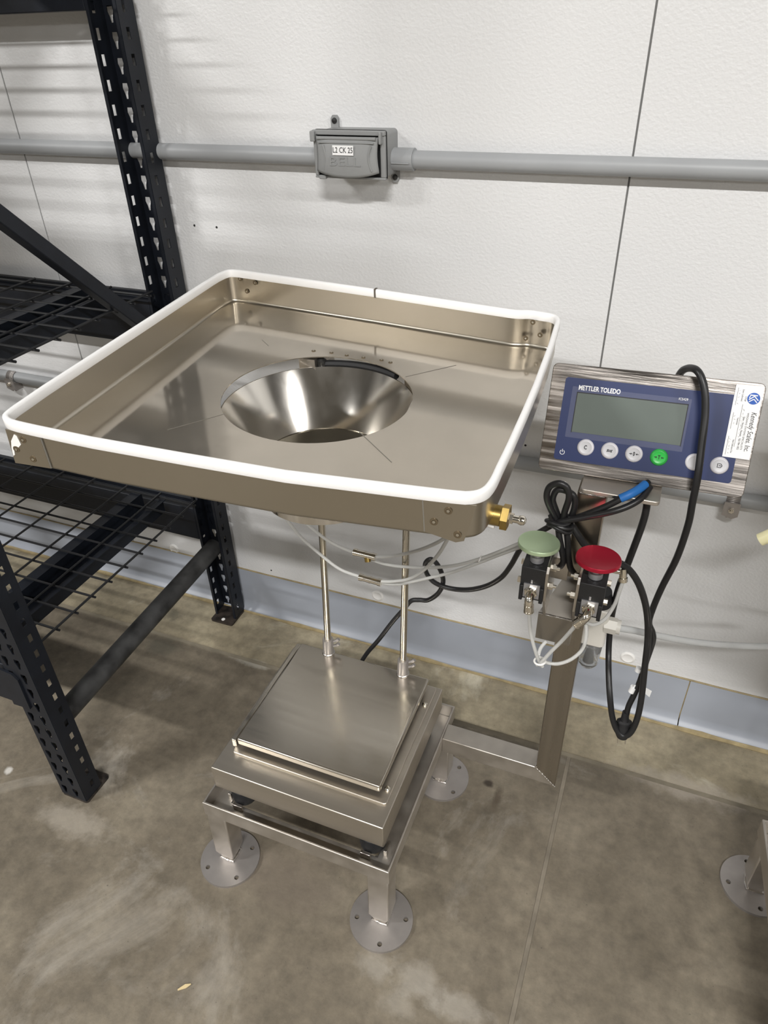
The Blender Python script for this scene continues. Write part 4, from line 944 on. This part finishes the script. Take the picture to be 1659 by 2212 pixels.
# mains lead looped over the indicator, plug hanging
pc_pts = [(1466,812,.957),(1475,800,.945),(1490,795,.932),(1505,800,.918),(1516,818,.910),(1523,850,.902),(1523,900,.892),(1516,960,.878),(1507,1030,.862),(1496,1085,.858),(1486,1135,.862),(1462,1205,.872),(1430,1268,.880),(1410,1315,.885),(1402,1345,.888),(1409,1365,.890),(1410,1385,.890),(1397,1425,.884),(1383,1470,.880),(1370,1500,.878),(1358,1525,.877),(1353,1545,.876)]
P = thing('power_cord', tuple(at(1345, 1600, y=.876)), 'black power cord draped over the weight indicator, its plug hanging low', 'cord')
MB().tube(pix_path(pc_pts), 0.0048, 12).build('cord', m_cable, P)
pt = at(1352, 1538, y=.876); pe = at(1344, 1590, y=.872); dz = (pe-pt).normalized(); sd = Vector((1, 0.1, 0)); sd = (sd-dz*sd.dot(dz)).normalized(); dn = dz.cross(sd)
plug = MB()
secs = [(0.000, 0.0055, 0.0055), (0.008, 0.0062, 0.006), (0.016, 0.0072, 0.0065), (0.0175, 0.0125, 0.008), (0.020, 0.0130, 0.0085), (0.023, 0.0105, 0.0085), (0.028, 0.0135, 0.010), (0.040, 0.0130, 0.011), (0.047, 0.0095, 0.010)]
L_ = (pe-pt).length; nn = 20
for h, a, b in secs:
    p = pt+dz*(h/0.047*L_)
    plug.v += [tuple(p+sd*a*math.cos(2*math.pi*i/nn)+dn*b*math.sin(2*math.pi*i/nn)) for i in range(nn)]
for s_ in range(len(secs)-1):
    for i in range(nn): plug.f.append((s_*nn+i, s_*nn+(i+1) % nn, (s_+1)*nn+(i+1) % nn, (s_+1)*nn+i)); plug.mi.append(0)
plug.f += [tuple(range(nn)), tuple((len(secs)-1)*nn+i for i in range(nn))]; plug.mi += [0, 0]
pg = plug.build('plug', m_gasket, P, smooth=45)
for s_ in (-0.0063, 0.0063):
    q0 = pe+sd*s_-dz*0.002; bar(MB(), q0, q0+dz*0.017, 0.0062, 0.0016, up=sd).build('prong', m_brass if False else m_nickel, pg)
def band(pts, M, nm, r): return MB().tube(pix_path(pts, 3), r, 14).build(nm, M, P)
band([(1381,1443,.8838),(1378,1450,.8828)], m_paper, 'white_band', 0.0053); band([(1369,1484,.8788),(1364,1494,.8784)], m_paper, 'white_band', 0.0054)
fu = [at(1369,1480,y=.8772), at(1382,1479,y=.8765), at(1392,1484,y=.876), at(1408,1493,y=.875)]
fd_ = [at(1366,1492,y=.8772), at(1379,1490,y=.8765), at(1388,1494,y=.876), at(1403,1506,y=.875)]
flg = MB().add(fu+fd_, [(i, i+1, 5+i, 4+i) for i in range(3)]).build('flag_label', m_paper, P, solid=0.0005, smooth=0)
flg['label'] = 'blank white flag label'
# indicator lead hanging in a long loop
run('indicator_cable', [(1398,1070,.872),(1396,1100,.868),(1385,1140,.866),(1357,1215,.868),(1335,1275,.890),(1321,1335,.928),(1315,1400,.922),(1315,1460,.890),(1318,1510,.868),(1323,1550,.866),(1333,1578,.865),(1348,1590,.864),(1364,1580,.864),(1377,1550,.864),(1386,1505,.864),(1393,1440,.862),(1399,1385,.858),(1399,1340,.854),(1393,1300,.850),(1380,1262,.846),(1363,1235,.842),(1345,1220,.838),(1325,1212,.834),(1295,1200,.832),(1266,1180,.832),(1248,1155,.832),(1232,1130,.834),(1222,1118,.834)], 0.0050, m_cable, 'black cable hanging in a long loop from the column bundle beside the plug', 'cable')
# tied bundle in front of the column
BD = thing('cable_bundle', tuple(at(1205, 1130, y=.82)), 'looped bundle of black cable tied at the column top, below the weight indicator', 'cable')
for pts in ([(1208,1135,.826),(1192,1105,.824),(1181,1075,.822),(1187,1052,.822),(1207,1044,.822),(1224,1052,.822),(1229,1075,.822),(1220,1105,.824),(1213,1135,.826)],
            [(1213,1132,.832),(1200,1100,.830),(1194,1078,.830),(1203,1059,.830),(1222,1060,.830),(1240,1072,.830),(1241,1095,.830),(1232,1120,.830),(1222,1136,.832)],
            [(1196,1133,.822),(1215,1126,.820),(1260,1118,.820),(1320,1106,.822),(1360,1092,.830),(1388,1074,.842),(1404,1052,.862)],
            [(1198,1126,.828),(1230,1123,.828),(1300,1098,.828),(1350,1073,.834),(1378,1058,.846),(1400,1042,.866)],
            [(1205,1130,.828),(1208,1160,.822),(1214,1190,.820),(1217,1212,.822),(1210,1224,.828)],
            [(1222,1130,.830),(1226,1165,.824),(1228,1200,.822),(1232,1225,.824),(1240,1238,.830)]):
    MB().tube(pix_path(pts), 0.0044, 14).build('strand', m_cable, BD)
for k, (zx, zy) in enumerate(((1206, 1124), (1212, 1134), (1209, 1140))):
    c = at(zx, zy, y=.824)
    MB().tube([c+Vector((0.016*math.cos(a), 0.010*math.sin(a), 0.004*math.cos(a+k)+0.003*math.sin(2*a))) for a in [2*math.pi*i/20 for i in range(20)]], 0.0030, 8, closed=True).build('cable_tie', m_cable, BD)
MB().tube(pix_path([(1196,1128,.818),(1190,1120,.816),(1187,1113,.815)], 3), 0.0024, 6).build('tie_tail', m_cable, BD)
MB().tube(pix_path([(1340,1077,.8325),(1360,1068,.8365),(1378,1058,.846),(1394,1046,.859)], 4), 0.0058, 12).build('tape_wrap', m_tape, BD)['label'] = 'blue tape wrapped round the cable'
# scale lead
run('scale_cable', [(1204,1128,.834),(1165,1150,.838),(1135,1170,.850),(1120,1192,.862),(1103,1222,.880),(1082,1248,.896),(1050,1266,.905),(1010,1274,.912),(968,1270,.918),(937,1257,.924),(921,1237,.928),(919,1217,.930),(930,1208,.930),(943,1217,.928),(954,1238,.926),(957,1260,.926),(946,1282,.930),(925,1296,.934),(905,1296,.936),(888,1298,.936),(873,1315,.934),(848,1343,.928),(818,1382,.920),(792,1412,.914),(775,1440,.905),(765,1465,.892)], 0.0043, m_cable, 'black cable curling from the column to the back of the bench scale', 'cable')
# frosted pneumatic tubing
TR = 0.0027
tube_specs = [
 ([(585,1075,.80),(612,1112,.82),(648,1158,.835),(690,1196,.845),(735,1230,.85),(782,1247,.85)], 'frosted air tube from the funnel down to the lower straight connector'),
 ([(612,1085,.80),(650,1120,.82),(700,1162,.835),(740,1184,.845),(768,1194,.85)], 'frosted air tube from the funnel to the tee connector'),
 ([(808,1203,.85),(840,1202,.842),(880,1195,.825),(920,1183,.80),(955,1166,.77),(972,1150,.75)], 'frosted air tube rising from the tee connector to the tray corner'),
 ([(798,1207,.852),(830,1218,.858),(870,1224,.862),(930,1226,.862),(985,1221,.856),(1040,1206,.845),(1095,1185,.835),(1130,1170,.828)], 'frosted air tube sagging from the tee connector towards the green button'),
 ([(818,1256,.85),(850,1256,.846),(885,1250,.835),(915,1232,.815),(945,1200,.79),(965,1168,.765),(974,1150,.75)], 'frosted air tube from the lower connector up to the tray corner'),
 ([(818,1259,.853),(860,1262,.86),(910,1252,.866),(970,1238,.866),(1030,1217,.858),(1085,1196,.845),(1135,1178,.832)], 'frosted air tube from the lower connector towards the column'),
]
for pts, lb_ in tube_specs: run('air_tube', pts, TR, m_tubing, lb_, 'tube')
def bundle_end(): return at(1166, 1428, y=.775)
be = bundle_end()
def tube3(pts, lb_, r=TR): o = MB().tube(smooth_path(pts, 6), r, 10).build('air_tube', m_tubing); tag(o, lb_, 'tube')
tube3([eg-Vector((0, 0, -0.003)), at(1146, 1365, y=.766), at(1156, 1405, y=.770), be+Vector((-0.002, 0, 0.002)), at(1172, 1440, y=.778)], 'frosted air tube hanging below the green button elbow')
tube3([er+Vector((0.0015, 0, 0.0025)), at(1216, 1382, y=.764), at(1190, 1408, y=.770), be+Vector((0.003, -0.003, 0.002)), at(1160, 1436, y=.778)], 'frosted air tube slanting below the red button elbow')
tube3([at(1180, 1385, y=.800), at(1168, 1400, y=.792), at(1163, 1418, y=.784), be+Vector((0.0, 0.006, 0)), at(1168, 1438, y=.786)], 'short frosted air tube behind the tied tubes, under the bracket')
tube3([at(1265, 1338, y=.800), at(1267, 1370, y=.796), at(1258, 1402, y=.790), at(1234, 1424, y=.784), at(1204, 1434, y=.780), be+Vector((0.006, 0.003, -0.003))], 'frosted air tube curving under the red valve to the tied tubes')
tube3([at(1348, 1250, y=.835), at(1340, 1272, y=.830), at(1328, 1305, y=.822), at(1308, 1336, y=.812), at(1285, 1349, y=.804), at(1268, 1345, y=.798), at(1262, 1332, y=.796)], 'frosted air tube looping behind the red valve to the right')
tie = MB().tube([be+Vector((0.008*math.cos(a), 0.008*math.sin(a), 0.001*math.cos(a))) for a in [2*math.pi*i/16 for i in range(16)]], 0.0016, 8, closed=True).build('cable_tie', m_cap); tag(tie, 'white tie holding the air tubes together below the valves', 'cable tie')
# small swivel fitting behind the red button
sf0, sf1 = at(1346, 1228, y=.838), at(1346, 1256, y=.834)
sfm = MB().cyl(sf0, sf1, 0.0052, n=16).cyl(sf0.lerp(sf1, .7), sf1, 0.0062, n=16).cyl(sf0.lerp(sf1, .3)-Vector((0.034, 0, 0)), sf0.lerp(sf1, .3), 0.004, n=12).build('tube_elbow', m_nickel); tag(sfm, 'small plated tube elbow behind the red palm button', 'fitting')
# push-in connectors
def connector(a, b, label, tee=False):
    a, b = Vector(a), Vector(b); d = b-a
    t = thing('tube_connector', tuple(a.lerp(b, .5)), label, 'connector')
    MB().cyl(a, b, 0.0058, n=20).build('sleeve', m_nickel, t)
    for q in (0.0, 1.0): MB().cyl(a+d*(q-0.09), a+d*(q+0.09), 0.0066, n=20).build('collar', m_nickel, t)
    MB().cyl(a+d*0.46, a+d*0.54, 0.0063, n=20).build('ring', m_nickel, t)
    if tee: MB().cyl(a+d*0.62, a+d*0.62+Vector((0.003, -0.004, -0.010)), 0.0052, n=16).build('branch', m_brass, t)
connector(at(768, 1193, y=.85), at(808, 1203, y=.85), 'plated tee connector joining the upper air tubes under the tray', True)
connector(at(780, 1247, y=.85), at(820, 1258, y=.85), 'plated straight connector joining the lower air tubes under the tray')
tg = at(1037, 1207, y=.846); tt_ = MB().tube([tg+Vector((0.0015*math.sin(a), 0.0045*math.cos(a), 0.0045*math.sin(a))) for a in [2*math.pi*i/14 for i in range(14)]], 0.0013, 6, closed=True).build('cable_tie', m_cap); tag(tt_, 'small white tie on the sagging air tube near the brass fitting', 'cable tie')
# clear supply hose
run('supply_hose', [(1338,1357,ry-0.01),(1370,1362,.90),(1420,1373,.92),(1500,1387,.96),(1580,1394,1.0),(1665,1396,1.04),(1800,1385,1.10)], 0.0055, m_hose, 'clear supply hose running right from the air filter along the wall', 'hose', n=14)

# ------------------------------------------------------------------ neighbouring stand at the right edge, floor litter
PIV = Vector((-0.58, 0.908, 0)); TW = Vector((0.916, -0.047, 0)); TR_ = Matrix.Rotation(math.radians(4), 4, 'Z')
def dup(root, label):
    r = root.copy(); COL.objects.link(r); r['label'] = label
    r.location = PIV+TW+TR_ @ (root.location-PIV); r.rotation_euler = (0, 0, math.radians(4))
    for ch in list(root.children):
        c = ch.copy(); COL.objects.link(c); c.parent = r; c.matrix_parent_inverse = ch.matrix_parent_inverse
        for g in list(ch.children):
            d = g.copy(); COL.objects.link(d); d.parent = c; d.matrix_parent_inverse = g.matrix_parent_inverse
    return r
dup(S, 'second steel stand at the right picture edge, only a round floor plate and leg showing')
dup(W, 'second bench scale on the neighbouring stand, outside the right picture edge')
dup(T, 'second filling tray over the neighbouring stand, outside the right picture edge')
p0 = at(1642, 1166, y=.90); p1 = at(1700, 1141, y=.90)
yt = thing('tube_stub', tuple(p0), 'pale yellow plastic tube end poking in from the right picture edge', 'tube')
MB().cyl(p0, p0+(p1-p0)*3.2, 0.0088, n=20).build('tube_wall', m_yellow, yt)
MB().cyl(p0-(p1-p0).normalized()*0.0003, p0+(p1-p0)*0.02, 0.0062, n=16).build('bore', m_straw, yt)
a = at(384, 2139, z=0.001); b = at(413, 2126, z=0.001)
sp = MB(); dd = (b-a).normalized(); nn_ = Vector((-dd.y, dd.x, 0))
sp.add([a-nn_*0.001, a+nn_*0.001, b.lerp(a, .4)+nn_*0.0035, b+nn_*0.0005, b-nn_*0.0005, b.lerp(a, .4)-nn_*0.0028], [tuple(range(6))])
o = sp.build('wood_splinter', m_straw, solid=0.0016, smooth=0); tag(o, 'small pale wood splinter lying on the concrete near the front', 'splinter'); o.location.z = 0.0008
